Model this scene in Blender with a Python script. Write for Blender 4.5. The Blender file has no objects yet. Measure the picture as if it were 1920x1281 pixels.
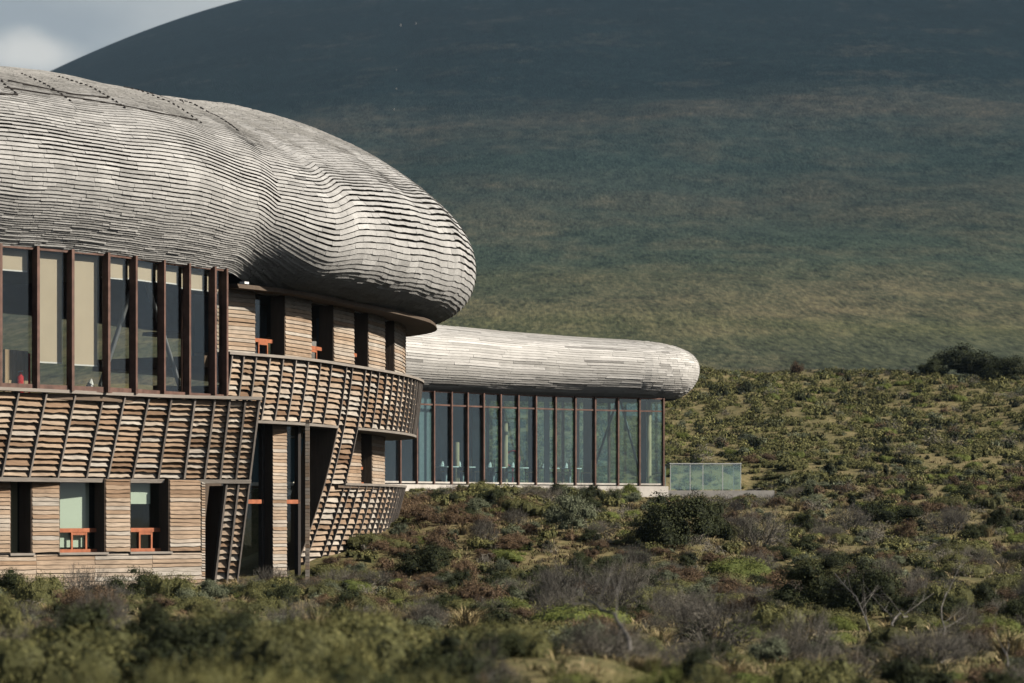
import bpy, math, random
import numpy as np
from mathutils import Vector

# ------------------------------------------------------------------ camera, sky, sun
SC = bpy.context.scene
COL = SC.collection
R = math.radians
FPX = 1920 * 100 / 36.0          # focal length in photo pixels
HZ = 960.0                       # photo row of the horizon; eye level is z = 0

cam_d = bpy.data.cameras.new('camera')
cam = bpy.data.objects.new('camera', cam_d)
COL.objects.link(cam)
cam.location = (0, 0, 0)
cam.rotation_euler = (R(90), 0, 0)
cam_d.lens = 100
cam_d.sensor_width = 36
cam_d.shift_y = (HZ - 640.5) / 1920
cam_d.clip_start = 0.5
cam_d.clip_end = 20000
cam_d.dof.use_dof = True
cam_d.dof.focus_distance = 76
cam_d.dof.aperture_fstop = 2.0
SC.camera = cam

SUN_EL, SUN_X, SUN_Y = R(34), math.cos(R(13)), -math.sin(R(13))
sun_dir = Vector((SUN_X * math.cos(SUN_EL), SUN_Y * math.cos(SUN_EL), math.sin(SUN_EL)))
W = bpy.data.worlds.new('World')
SC.world = W
W.use_nodes = True
nt = W.node_tree
nt.nodes.clear()
out = nt.nodes.new('ShaderNodeOutputWorld')
bg = nt.nodes.new('ShaderNodeBackground')
sky = nt.nodes.new('ShaderNodeTexSky')
sky.sky_type = 'NISHITA'
sky.sun_disc = False
sky.sun_elevation = SUN_EL
sky.sun_rotation = math.atan2(SUN_X, SUN_Y)
sky.air_density = 1.0
sky.dust_density = 1.5
SKY_STRENGTH = 0.05
bg.inputs['Strength'].default_value = SKY_STRENGTH
tc = nt.nodes.new('ShaderNodeTexCoord')
mp = nt.nodes.new('ShaderNodeMapping')
mp.inputs['Scale'].default_value = (3.0, 3.0, 7.0)
mp.inputs['Location'].default_value = (0.22, 0.0, 0.30)
nz = nt.nodes.new('ShaderNodeTexNoise')
nz.inputs['Scale'].default_value = 2.2
nz.inputs['Detail'].default_value = 5
nz.inputs['Roughness'].default_value = 0.45
cr = nt.nodes.new('ShaderNodeValToRGB')
cr.color_ramp.elements[0].position = 0.35
cr.color_ramp.elements[1].position = 0.72
cr.color_ramp.elements[0].color = (0.9, 0.9, 0.9, 1)
cr.color_ramp.elements[1].color = (1, 1, 1, 1)
cloudc = nt.nodes.new('ShaderNodeValToRGB')
cloudc.color_ramp.elements[0].position = 0.45
cloudc.color_ramp.elements[0].color = (4.2, 4.5, 4.75, 1)
cloudc.color_ramp.elements[1].position = 0.68
cloudc.color_ramp.elements[1].color = (8.0, 8.0, 7.6, 1)
mx = nt.nodes.new('ShaderNodeMix')
mx.data_type = 'RGBA'
nt.links.new(tc.outputs['Generated'], mp.inputs['Vector'])
nt.links.new(mp.outputs['Vector'], nz.inputs['Vector'])
nt.links.new(nz.outputs['Fac'], cr.inputs['Fac'])
nt.links.new(nz.outputs['Fac'], cloudc.inputs['Fac'])
spz = nt.nodes.new('ShaderNodeSeparateXYZ')
nt.links.new(tc.outputs['Generated'], spz.inputs[0])
elv = nt.nodes.new('ShaderNodeValToRGB')      # broken cloud low in the sky, clear overhead
elv.color_ramp.elements[0].position = 0.2; elv.color_ramp.elements[0].color = (1, 1, 1, 1)
elv.color_ramp.elements[1].position = 0.6; elv.color_ramp.elements[1].color = (0.03, 0.03, 0.03, 1)
nt.links.new(spz.outputs['Z'], elv.inputs['Fac'])
mf = nt.nodes.new('ShaderNodeMath'); mf.operation = 'MULTIPLY'
nt.links.new(cr.outputs['Color'], mf.inputs[0]); nt.links.new(elv.outputs['Color'], mf.inputs[1])
nt.links.new(mf.outputs[0], mx.inputs[0])
nt.links.new(sky.outputs['Color'], mx.inputs[6])
nt.links.new(cloudc.outputs['Color'], mx.inputs[7])
# one pale cloud standing just left of the mountain
sb = nt.nodes.new('ShaderNodeVectorMath'); sb.operation = 'SUBTRACT'
sb.inputs[1].default_value = (-0.166, 0.9734, 0.157)
ml = nt.nodes.new('ShaderNodeVectorMath'); ml.operation = 'MULTIPLY'
ml.inputs[1].default_value = (1 / 0.022, 1 / 0.10, 1 / 0.009)
ln = nt.nodes.new('ShaderNodeVectorMath'); ln.operation = 'LENGTH'
n2 = nt.nodes.new('ShaderNodeTexNoise'); n2.inputs['Scale'].default_value = 60; n2.inputs['Detail'].default_value = 4
ad = nt.nodes.new('ShaderNodeMath'); ad.operation = 'ADD'
m2 = nt.nodes.new('ShaderNodeMath'); m2.operation = 'MULTIPLY'; m2.inputs[1].default_value = 0.9
cr2 = nt.nodes.new('ShaderNodeValToRGB')
cr2.color_ramp.elements[0].position = 0.85; cr2.color_ramp.elements[0].color = (0.8, 0.8, 0.8, 1)
cr2.color_ramp.elements[1].position = 1.0; cr2.color_ramp.elements[1].color = (0, 0, 0, 1)
dv_ = nt.nodes.new('ShaderNodeMath'); dv_.operation = 'MULTIPLY'; dv_.inputs[1].default_value = 0.62
cr2.color_ramp.elements[0].position = 0.35
cr2.color_ramp.interpolation = 'EASE'
mx2 = nt.nodes.new('ShaderNodeMix'); mx2.data_type = 'RGBA'
mx2.inputs[7].default_value = (10.0, 9.6, 8.8, 1)
nt.links.new(tc.outputs['Generated'], sb.inputs[0]); nt.links.new(sb.outputs[0], ml.inputs[0]); nt.links.new(ml.outputs[0], ln.inputs[0])
nt.links.new(tc.outputs['Generated'], n2.inputs['Vector']); nt.links.new(n2.outputs['Fac'], m2.inputs[0])
nt.links.new(ln.outputs['Value'], ad.inputs[0]); nt.links.new(m2.outputs[0], ad.inputs[1])
nt.links.new(ad.outputs[0], dv_.inputs[0]); nt.links.new(dv_.outputs[0], cr2.inputs['Fac'])
nt.links.new(cr2.outputs['Color'], mx2.inputs[0]); nt.links.new(mx.outputs[2], mx2.inputs[6])
nt.links.new(mx2.outputs[2], bg.inputs['Color'])
nt.links.new(bg.outputs[0], out.inputs['Surface'])

sl = bpy.data.lights.new('sun', 'SUN')
sl.energy = 5.0
sl.angle = R(0.5)
sl.color = (1.0, 0.93, 0.82)
sun = bpy.data.objects.new('sun', sl)
COL.objects.link(sun)
sun.location = (40, -20, 40)
sun.rotation_euler = (-sun_dir).to_track_quat('-Z', 'Y').to_euler()

SC.view_settings.view_transform = 'Standard'
SC.view_settings.look = 'None'
SC.view_settings.exposure = 0.58
SC.view_settings.gamma = 1.0
SC.view_settings.use_curve_mapping = False
SC.cycles.use_denoising = True
SC.cycles.max_bounces = 8
SC.cycles.diffuse_bounces = 0
SC.cycles.transparent_max_bounces = 16
SC.cycles.caustics_reflective = False
SC.cycles.caustics_refractive = False

rng = np.random.default_rng(7)
random.seed(7)

# ------------------------------------------------------------------ materials
def new_mat(name):
    m = bpy.data.materials.new(name)
    m.use_nodes = True
    n = m.node_tree
    n.nodes.clear()
    o = n.nodes.new('ShaderNodeOutputMaterial')
    b = n.nodes.new('ShaderNodeBsdfPrincipled')
    n.links.new(b.outputs[0], o.inputs['Surface'])
    return m, n, b, o

def ramp(n, stops, inp):
    r = n.nodes.new('ShaderNodeValToRGB')
    e = r.color_ramp.elements
    while len(e) < len(stops):
        e.new(0.5)
    for k, (p, c) in enumerate(stops):
        e[k].position = p
        e[k].color = (c[0], c[1], c[2], 1)
    n.links.new(inp, r.inputs['Fac'])
    return r.outputs['Color']

def noise(n, scale, detail=4, rough=0.55, vec=None, mscale=None, coord='Object'):
    t = n.nodes.new('ShaderNodeTexNoise')
    t.inputs['Scale'].default_value = scale
    t.inputs['Detail'].default_value = detail
    t.inputs['Roughness'].default_value = rough
    if vec is None:
        c = n.nodes.new('ShaderNodeTexCoord')
        vec = c.outputs[coord]
    if mscale:
        mp_ = n.nodes.new('ShaderNodeMapping')
        mp_.inputs['Scale'].default_value = mscale
        n.links.new(vec, mp_.inputs['Vector'])
        vec = mp_.outputs['Vector']
    n.links.new(vec, t.inputs['Vector'])
    return t.outputs['Fac']

def mathn(n, op, a, b):
    m = n.nodes.new('ShaderNodeMath')
    m.operation = op
    for k, v in enumerate((a, b)):
        if isinstance(v, (int, float)):
            m.inputs[k].default_value = v
        else:
            n.links.new(v, m.inputs[k])
    return m.outputs[0]

def mix(n, fac, a, b, mode='MIX'):
    m = n.nodes.new('ShaderNodeMix')
    m.data_type = 'RGBA'
    m.blend_type = mode
    for k, v in ((0, fac), (6, a), (7, b)):
        if isinstance(v, (int, float)):
            m.inputs[k].default_value = v
        elif isinstance(v, tuple):
            m.inputs[k].default_value = (v[0], v[1], v[2], 1)
        else:
            n.links.new(v, m.inputs[k])
    return m.outputs[2]

def attr(n, name='tint'):
    a = n.nodes.new('ShaderNodeAttribute')
    a.attribute_name = name
    return a.outputs['Fac']

def bump(n, b, h, strength=0.3, dist=0.01):
    bn = n.nodes.new('ShaderNodeBump')
    bn.inputs['Strength'].default_value = strength
    bn.inputs['Distance'].default_value = dist
    n.links.new(h, bn.inputs['Height'])
    n.links.new(bn.outputs[0], b.inputs['Normal'])

def wood_mat(name, stops, grain=(6, 6, 60), rough=0.85, var=0.35, scale=1.0):
    """Weathered boards: the tone of each board comes from its 'tint', grain and stains from noise."""
    m, n, b, o = new_mat(name)
    base = ramp(n, stops, attr(n))
    g = noise(n, scale, 5, 0.6, mscale=grain)
    st = noise(n, 1.6, 3, 0.5)
    g2 = mathn(n, 'ADD', mathn(n, 'MULTIPLY', g, 0.7), mathn(n, 'MULTIPLY', st, 0.5))
    v = ramp(n, [(0.35, (1 - var,) * 3), (0.85, (1 + var * 0.6,) * 3)], g2)
    c = mix(n, 1.0, base, v, 'MULTIPLY')
    n.links.new(c, b.inputs['Base Color'])
    b.inputs['Roughness'].default_value = rough
    b.inputs['Specular IOR Level'].default_value = 0.25
    bump(n, b, g, 0.5, 0.02)
    return m

def plain_mat(name, col, rough=0.7, var=0.15, scale=8, metal=0.0, spec=0.3):
    m, n, b, o = new_mat(name)
    f = noise(n, scale, 4)
    c = ramp(n, [(0.3, tuple(x * (1 - var) for x in col)), (0.7, tuple(min(1, x * (1 + var)) for x in col))], f)
    n.links.new(c, b.inputs['Base Color'])
    b.inputs['Roughness'].default_value = rough
    b.inputs['Metallic'].default_value = metal
    b.inputs['Specular IOR Level'].default_value = spec
    return m

def glass_mat(name, tint, boost=0.04, gain=1.0):
    m, n, b, o = new_mat(name)
    n.nodes.remove(b)
    tr = n.nodes.new('ShaderNodeBsdfTransparent')
    tr.inputs[0].default_value = (*tint, 1)
    gl = n.nodes.new('ShaderNodeBsdfGlossy')
    gl.inputs['Roughness'].default_value = 0.015
    gl.inputs['Color'].default_value = (0.9, 0.95, 1, 1)
    ge = n.nodes.new('ShaderNodeNewGeometry')
    dt = n.nodes.new('ShaderNodeVectorMath'); dt.operation = 'DOT_PRODUCT'
    n.links.new(ge.outputs['Normal'], dt.inputs[0]); n.links.new(ge.outputs['Incoming'], dt.inputs[1])
    om = mathn(n, 'SUBTRACT', 1.0, mathn(n, 'ABSOLUTE', dt.outputs['Value'], 0))
    f = mathn(n, 'ADD', mathn(n, 'MULTIPLY', mathn(n, 'POWER', om, 4.0), gain * .8), boost)
    nb = noise(n, 0.9, 2)
    bn = n.nodes.new('ShaderNodeBump')
    bn.inputs['Strength'].default_value = 0.03
    bn.inputs['Distance'].default_value = 0.05
    n.links.new(nb, bn.inputs['Height'])
    n.links.new(bn.outputs[0], gl.inputs['Normal'])
    ms = n.nodes.new('ShaderNodeMixShader')
    n.links.new(f, ms.inputs[0])
    n.links.new(tr.outputs[0], ms.inputs[1])
    n.links.new(gl.outputs[0], ms.inputs[2])
    n.links.new(ms.outputs[0], o.inputs['Surface'])
    return m

def leaf_mat(name, ca, cb, cc):
    m, n, b, o = new_mat(name)
    oi = n.nodes.new('ShaderNodeObjectInfo')
    c = ramp(n, [(0.0, ca), (0.5, cb), (1.0, cc)], attr(n))
    f = noise(n, 0.5, 3, coord='Object')
    v = ramp(n, [(0.0, (0.72, 0.72, 0.72)), (1.0, (1.28, 1.24, 1.15))], oi.outputs['Random'])
    c = mix(n, 1.0, c, v, 'MULTIPLY')
    n.links.new(c, b.inputs['Base Color'])
    b.inputs['Roughness'].default_value = 0.75
    b.inputs['Specular IOR Level'].default_value = 0.15
    return m

M = {}
M['shingle'] = wood_mat('weathered_grey_shingle', [(0, (0.20, 0.195, 0.187)), (0.25, (0.32, 0.312, 0.298)), (0.7, (0.41, 0.40, 0.383)), (1, (0.49, 0.48, 0.46))], grain=(9, 9, 50), var=0.42)
M['roof_board'] = wood_mat('silvered_roof_board', [(0, (0.24, 0.23, 0.215)), (0.3, (0.39, 0.375, 0.35)), (1, (0.60, 0.58, 0.55))], grain=(5, 5, 45), var=0.25)
M['underlay'] = plain_mat('dark_roof_underlay', (0.035, 0.03, 0.027), 0.9)
M['louvre'] = wood_mat('sawn_lenga_board', [(0, (0.13, 0.075, 0.043)), (0.3, (0.27, 0.18, 0.115)), (0.6, (0.37, 0.285, 0.21)), (0.85, (0.36, 0.325, 0.28)), (1, (0.50, 0.43, 0.35))], grain=(4, 4, 38), var=0.5)
M['batten'] = wood_mat('grey_batten', [(0, (0.13, 0.11, 0.095)), (1, (0.28, 0.245, 0.215))], grain=(20, 20, 3), var=0.3)
M['rail'] = wood_mat('grey_rail_board', [(0, (0.20, 0.175, 0.15)), (1, (0.34, 0.30, 0.26))], grain=(3, 3, 40), var=0.3)
M['shade_brown_wood'] = wood_mat('shaded_brown_boarding', [(0, (0.07, 0.05, 0.037)), (1, (0.12, 0.09, 0.066))], grain=(14, 14, 2), var=0.3)  # brown boarding with the shade of reveals and soffits put into its tone
M['mullion'] = plain_mat('rust_brown_mullion', (0.12, 0.066, 0.050), 0.6, 0.35, 5)
M['orange'] = plain_mat('orange_stained_frame', (0.34, 0.115, 0.055), 0.65, 0.3, 7)
M['glass_a'] = glass_mat('upper_glass', (0.88, 0.89, 0.88), 0.05, 0.9)
M['glass_b'] = glass_mat('pavilion_glass', (0.80, 0.90, 0.90), 0.09, 1.1)
M['glass_c'] = glass_mat('ground_glass', (0.86, 0.89, 0.85), 0.04, 0.9)
M['glass_d'] = glass_mat('balustrade_glass', (0.86, 0.95, 0.92), 0.12, 1.2)
M['blind'] = plain_mat('cream_roller_blind', (0.56, 0.47, 0.35), 0.9, 0.04, 2)
M['pale_blind'] = plain_mat('pale_green_blind', (0.64, 0.68, 0.64), 0.9, 0.03, 2)
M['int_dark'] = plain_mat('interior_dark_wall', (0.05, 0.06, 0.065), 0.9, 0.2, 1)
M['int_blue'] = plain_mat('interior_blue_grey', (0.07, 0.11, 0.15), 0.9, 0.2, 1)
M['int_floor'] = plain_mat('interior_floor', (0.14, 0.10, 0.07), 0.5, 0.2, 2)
M['steel'] = plain_mat('pale_painted_steel', (0.50, 0.52, 0.53), 0.5, 0.05)
M['concrete'] = plain_mat('pale_concrete', (0.50, 0.46, 0.41), 0.9, 0.18, 3)
M['white'] = plain_mat('white_linen', (0.8, 0.8, 0.77), 0.9, 0.03)
M['curtain'] = plain_mat('pale_curtain', (0.45, 0.50, 0.50), 0.9, 0.1)
M['red'] = plain_mat('red_paint', (0.5, 0.03, 0.035), 0.5, 0.1)
M['post'] = wood_mat('interior_log', [(0, (0.40, 0.27, 0.15)), (1, (0.55, 0.42, 0.28))], grain=(10, 10, 2))
M['twig'] = leaf_mat('grey_twig', (0.05, 0.045, 0.037), (0.115, 0.105, 0.09), (0.21, 0.195, 0.168))
M['deadwood'] = plain_mat('bleached_branch', (0.12, 0.11, 0.098), 0.8, 0.5, 18)
M['cushion'] = leaf_mat('olive_cushion_leaf', (0.048, 0.051, 0.021), (0.115, 0.114, 0.042), (0.21, 0.20, 0.08))
M['lime'] = leaf_mat('lime_cushion_leaf', (0.065, 0.082, 0.02), (0.12, 0.14, 0.035), (0.19, 0.205, 0.06))
M['russet'] = leaf_mat('russet_leaf', (0.055, 0.038, 0.026), (0.115, 0.077, 0.048), (0.20, 0.135, 0.078))
M['darkleaf'] = leaf_mat('dark_green_leaf', (0.014, 0.018, 0.009), (0.030, 0.037, 0.015), (0.068, 0.078, 0.03))
M['sage'] = leaf_mat('grey_green_leaf', (0.06, 0.07, 0.042), (0.115, 0.13, 0.082), (0.20, 0.22, 0.145))
M['straw'] = leaf_mat('dry_grass_blade', (0.16, 0.12, 0.055), (0.29, 0.225, 0.115), (0.44, 0.36, 0.21))

# ------------------------------------------------------------------ object helpers
def link(name, mesh, parent=None):
    o = bpy.data.objects.new(name, mesh)
    COL.objects.link(o)
    if parent:
        o.parent = parent
    return o

def thing(name, label, cat, loc=(0, 0, 0), group=None):
    o = link(name, None)
    o.location = loc
    o['label'] = label
    o['category'] = cat
    if group:
        o['group'] = group
    return o

def tag(o, label, cat, group=None):
    o['label'] = label
    o['category'] = cat
    if group:
        o['group'] = group
    return o

def np_mesh(name, V, Fc, tint, mat, smooth=False):
    """V (n,3); Fc (m,k) with k = 3 or 4; tint (m,) per face."""
    me = bpy.data.meshes.new(name)
    V = np.asarray(V, dtype=np.float32)
    Fc = np.asarray(Fc, dtype=np.int32)
    m, k = Fc.shape
    me.vertices.add(len(V))
    me.vertices.foreach_set('co', V.ravel())
    me.loops.add(m * k)
    me.loops.foreach_set('vertex_index', Fc.ravel())
    me.polygons.add(m)
    me.polygons.foreach_set('loop_start', np.arange(0, m * k, k, dtype=np.int32))
    me.polygons.foreach_set('loop_total', np.full(m, k, dtype=np.int32))
    me.materials.append(M[mat] if isinstance(mat, str) else mat)
    a = me.attributes.new('tint', 'FLOAT', 'FACE')
    a.data.foreach_set('value', np.broadcast_to(np.asarray(tint, dtype=np.float32), (m,)).copy())
    me.polygons.foreach_set('use_smooth', np.full(m, smooth, dtype=bool))
    me.update(calc_edges=True)
    return me

class PB:
    """One piece: quads with a single tint."""
    def __init__(self):
        self.v = []; self.f = []; self.t = []
    def hexa(self, p, tint=0.5):
        """p: 8 points, 0-3 one face in order, 4-7 the opposite face"""
        b = len(self.v)
        self.v += [tuple(q) for q in p]
        for q in ((0, 1, 2, 3), (7, 6, 5, 4), (0, 4, 5, 1), (1, 5, 6, 2), (2, 6, 7, 3), (3, 7, 4, 0)):
            self.f.append(tuple(b + i for i in q)); self.t.append(tint)
        return self
    def tube(self, a, c, r0, r1=None, n=8, tint=0.5):
        a, c = Vector(a), Vector(c)
        r1 = r0 if r1 is None else r1
        d = (c - a).normalized()
        x = d.orthogonal().normalized(); y = d.cross(x)
        b = len(self.v)
        for (q, r) in ((a, r0), (c, r1)):
            for k in range(n):
                an = 2 * math.pi * k / n
                self.v.append(tuple(q + x * math.cos(an) * r + y * math.sin(an) * r))
        for k in range(n):
            self.f.append((b + k, b + (k + 1) % n, b + n + (k + 1) % n, b + n + k)); self.t.append(tint)
        for base in (b, b + n):
            for k in range(1, n - 2, 2):
                self.f.append((base, base + k, base + k + 1, base + min(k + 2, n - 1))); self.t.append(tint)
        return self
    def box(self, lo, hi, tint=0.5):
        x0, y0, z0 = lo; x1, y1, z1 = hi
        return self.hexa([(x0, y0, z0), (x1, y0, z0), (x1, y0, z1), (x0, y0, z1), (x0, y1, z0), (x1, y1, z0), (x1, y1, z1), (x0, y1, z1)], tint)
    def strip(self, A, B, C, Dd, tint=0.5):
        """closed prism along rows of points A (front low) B (front high) C (back high) D (back low)"""
        b = len(self.v); n = len(A)
        for k in range(n):
            self.v += [tuple(A[k]), tuple(B[k]), tuple(C[k]), tuple(Dd[k])]
        for k in range(n - 1):
            q = b + 4 * k; r = q + 4
            for i in range(4):
                j = (i + 1) % 4
                self.f.append((q + i, r + i, r + j, q + j)); self.t.append(tint)
        self.f.append((b, b + 1, b + 2, b + 3)); self.t.append(tint)
        e = b + 4 * (n - 1)
        self.f.append((e + 3, e + 2, e + 1, e)); self.t.append(tint)
        return self
    def size(self):
        v = np.array(self.v); d = np.maximum(v[:, 1], 1)
        x = v[:, 0] / d * FPX + 960; y = HZ - v[:, 2] / d * FPX
        cx, cy = x.mean(), y.mean()
        if cx < -5 or cx > 1925 or cy < -5 or cy > 1290 or v[:, 1].min() > 150:
            return 0.0
        return (x.max() - x.min()) * (y.max() - y.min())
    def make(self, name, mat, parent=None, smooth=False):
        return link(name, np_mesh(name, self.v, self.f, self.t, mat, smooth), parent)

def emit(pieces, name, mat, parent, limit=290, hidden_key=None):
    """The pieces that show largest become parts; the rest one 'stuff' part."""
    key = [(p.size() if hidden_key is None else p.size() * hidden_key(p)) for p in pieces]
    order = sorted(range(len(pieces)), key=lambda i: -key[i])
    rest = PB()
    k = 0
    for i in order:
        p = pieces[i]
        if k < limit and key[i] > 0:
            p.make(name, mat, parent); k += 1
        else:
            b = len(rest.v)
            rest.v += p.v
            rest.f += [tuple(b + j for j in q) for q in p.f]
            rest.t += p.t
    if rest.v:
        o = rest.make('small_' + name if not name.startswith('small') else name, mat, parent)
        o['kind'] = 'stuff'

class Path:
    def __init__(self, pts, smooth=True):
        p = np.array(pts, float)
        if smooth:
            q = np.vstack([2 * p[0] - p[1], p, 2 * p[-1] - p[-2]])
            out_ = []
            for i in range(1, len(q) - 2):
                t = np.linspace(0, 1, 24, endpoint=False)[:, None]
                a, b, c, d = q[i - 1], q[i], q[i + 1], q[i + 2]
                out_.append(0.5 * (2 * b + (c - a) * t + (2 * a - 5 * b + 4 * c - d) * t ** 2 + (3 * b - a - 3 * c + d) * t ** 3))
            p = np.vstack(out_ + [q[-2][None]])
            ker = np.ones(9) / 9
            pp = np.vstack([np.repeat(p[:1], 4, 0) , p, np.repeat(p[-1:], 4, 0)])
            sm = np.stack([np.convolve(pp[:, k], ker, 'valid') for k in (0, 1)], 1)
            sm[:4] = p[:4]; sm[-4:] = p[-4:]
            p = sm
        else:
            q = [p[0]]
            for i in range(len(p) - 1):
                for t in np.linspace(0, 1, 20)[1:]:
                    q.append(p[i] + (p[i + 1] - p[i]) * t)
            p = np.array(q)
        self.p = p
        seg = np.hypot(*(p[1:] - p[:-1]).T)
        self.s = np.concatenate([[0], np.cumsum(seg)])
        self.L = self.s[-1]
        t = np.gradient(p, self.s, axis=0)
        t /= np.hypot(*t.T)[:, None]
        self.t = t
    def xy(self, s):
        return np.stack([np.interp(s, self.s, self.p[:, 0]), np.interp(s, self.s, self.p[:, 1])], -1)
    def tan(self, s):
        t = np.stack([np.interp(s, self.s, self.t[:, 0]), np.interp(s, self.s, self.t[:, 1])], -1)
        return t / np.linalg.norm(t, axis=-1, keepdims=True)
    def fr(self, s, u, z):
        """point at arc length s, u metres outward, height z"""
        p = self.xy(s); t = self.tan(s)
        return Vector((float(p[0] + t[1] * u), float(p[1] - t[0] * u), float(z)))
    def s_px(self, px, u=0.0, smax=None):
        ss = np.linspace(0, smax or self.L, 3000)
        p = self.xy(ss); t = self.tan(ss)
        x = p[:, 0] + t[:, 1] * u; y = p[:, 1] - t[:, 0] * u
        q = x / y * FPX + 960
        i = np.argmax(q >= px)
        return float(ss[i]) if q[i] >= px else float(ss[np.argmax(q)])
    def s_Y(self, Y):
        return float(np.interp(Y, np.maximum.accumulate(self.p[:, 1]), self.s))

def block(path, s0, s1, u0, u1, z0, z1, off=lambda s, z: 0.0, n=1, tint=0.5, pb=None):
    """curved block between arc lengths s0..s1, offsets u0(in)..u1(out), heights z0..z1"""
    pb = pb or PB()
    ss = np.linspace(s0, s1, n + 1)
    A = [path.fr(s, u1 + off(s, z0), z0) for s in ss]
    B = [path.fr(s, u1 + off(s, z1), z1) for s in ss]
    C = [path.fr(s, u0 + off(s, z1), z1) for s in ss]
    D_ = [path.fr(s, u0 + off(s, z0), z0) for s in ss]
    return pb.strip(A, B, C, D_, tint)

def board(path, s0, s1, z0, z1, ulo, uhi, th, off=lambda s, z: 0.0, n=4, jag=0.01, tint=0.5):
    """lapped board with a wavy live edge: its lower edge stands out by ulo, its upper by uhi"""
    ss = np.linspace(s0, s1, n + 1)
    jl = np.cumsum(rng.normal(0, jag, n + 1)) * 0.5 + rng.normal(0, jag, n + 1)
    jh = rng.normal(0, jag * 0.5, n + 1)
    A, B, C, D_ = [], [], [], []
    for k, s in enumerate(ss):
        zl = z0 + jl[k]; zh = z1 + jh[k]
        A.append(path.fr(s, ulo + off(s, zl), zl))
        B.append(path.fr(s, uhi + off(s, zh), zh))
        C.append(path.fr(s, uhi - th + off(s, zh), zh))
        D_.append(path.fr(s, ulo - th + off(s, zl), zl - 0.004))
    return PB().strip(A, B, C, D_, tint)

def rtint(lo=0.0, hi=1.0):
    return float(np.clip(rng.beta(2.2, 2.2) * (hi - lo) + lo, 0, 1))

# ------------------------------------------------------------------ the main lodge
lodge = thing('lodge_building', 'curved timber lodge with bulging grey shingle roof and louvred board walls, at left', 'building', (-8, 68, -1.8))
_lodge_inv = lodge.location.copy()

def P_(o):
    """keep world coordinates under the lodge's Empty"""
    return o

GL = Path([(-15, 55.2), (-12.9, 57.5), (-10.74, 60), (-8.77, 62.2), (-7.78, 64.1), (-6.77, 65.9), (-6.5, 66.4)])
LB = Path([(-14.9, 55.0), (-12.85, 57.3), (-10.76, 59.8), (-8.75, 62.4), (-7.83, 63.55), (-6.8, 64.3), (-5.76, 64.9)])
RH = Path([(-7.9, 64.6), (-6.58, 66.5), (-5.16, 68.9), (-4.15, 72.3), (-3.22, 76), (-2.68, 79.8), (-2.85, 83.2), (-4.4, 86.0), (-7, 87.0), (-9.6, 85.9), (-11, 83.5)])
RP = Path([(-15, 55.2), (-12.9, 57.6), (-10.74, 60), (-8.77, 62.2), (-7.6, 64.3), (-6.5, 66.4), (-5.2, 69), (-4.15, 72.3), (-3.25, 76), (-2.68, 80), (-2.85, 83.5), (-4.3, 86.2), (-7, 87.2), (-9.7, 86.0), (-11.2, 83.5), (-12.4, 80), (-14.4, 76), (-18.5, 69), (-23, 63)])
GF = Path([(-13.9, 57.7), (-11.0, 60.75), (-7.0, 64.75)], smooth=False)

class _Lodge:
    pass

def under_lodge(fn):
    return fn

# roof surface ------------------------------------------------------
secL = np.array([(0, 5.62), (.22, 5.86), (.5, 6.2), (.86, 6.72), (1.08, 7.3), (1.06, 7.8), (.72, 8.45), (.15, 9.0), (-.6, 9.45), (-1.5, 9.85), (-2.8, 10.25), (-4.3, 10.4)])
secR = np.array([(-.62, 5.27), (.30, 5.40), (1.05, 5.72), (1.42, 6.15), (1.56, 6.6), (1.6, 7.05), (1.45, 7.7), (1.05, 8.35), (.38, 8.95), (-.37, 9.5), (-1.27, 10.05), (-2.8, 10.75), (-4.3, 11.15)])

def resample(sec, n=121):
    d = np.concatenate([[0], np.cumsum(np.hypot(*(sec[1:] - sec[:-1]).T))])
    t = np.linspace(0, d[-1], n)
    o = np.stack([np.interp(t, d, sec[:, 0]), np.interp(t, d, sec[:, 1])], 1)
    k = np.ones(9) / 9
    for _ in range(2):
        q = np.vstack([np.repeat(o[:1], 4, 0), o, np.repeat(o[-1:], 4, 0)])
        o2 = np.stack([np.convolve(q[:, j], k, 'valid') for j in (0, 1)], 1)
        o2[:3] = o[:3]; o2[-3:] = o[-3:]
        o = o2
    return o
SL, SR = resample(secL), resample(secR)
VV = np.linspace(0, 1, 121)
sA, sB = RP.s_Y(66.0), RP.s_Y(68.4)
ridge_s = [0, RP.s_Y(60), RP.s_Y(65), RP.s_Y(68), RP.s_Y(72), RP.s_Y(75), RP.s_Y(80), RP.s_Y(84), RP.s_Y(84) + 8, RP.L]
ridge_z = [9.9, 10.05, 10.16, 10.28, 10.6, 10.9, 11.1, 10.9, 10.3, 10.0]
px_s = {}
for p_ in (0, 240, 400, 430, 520, 580, 640, 700, 775, 790):
    px_s[p_] = RP.s_px(p_, 1.1, RP.s_Y(80.5))
px_s[850] = RP.s_Y(79)
s_end = RP.s_Y(82)

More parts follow.
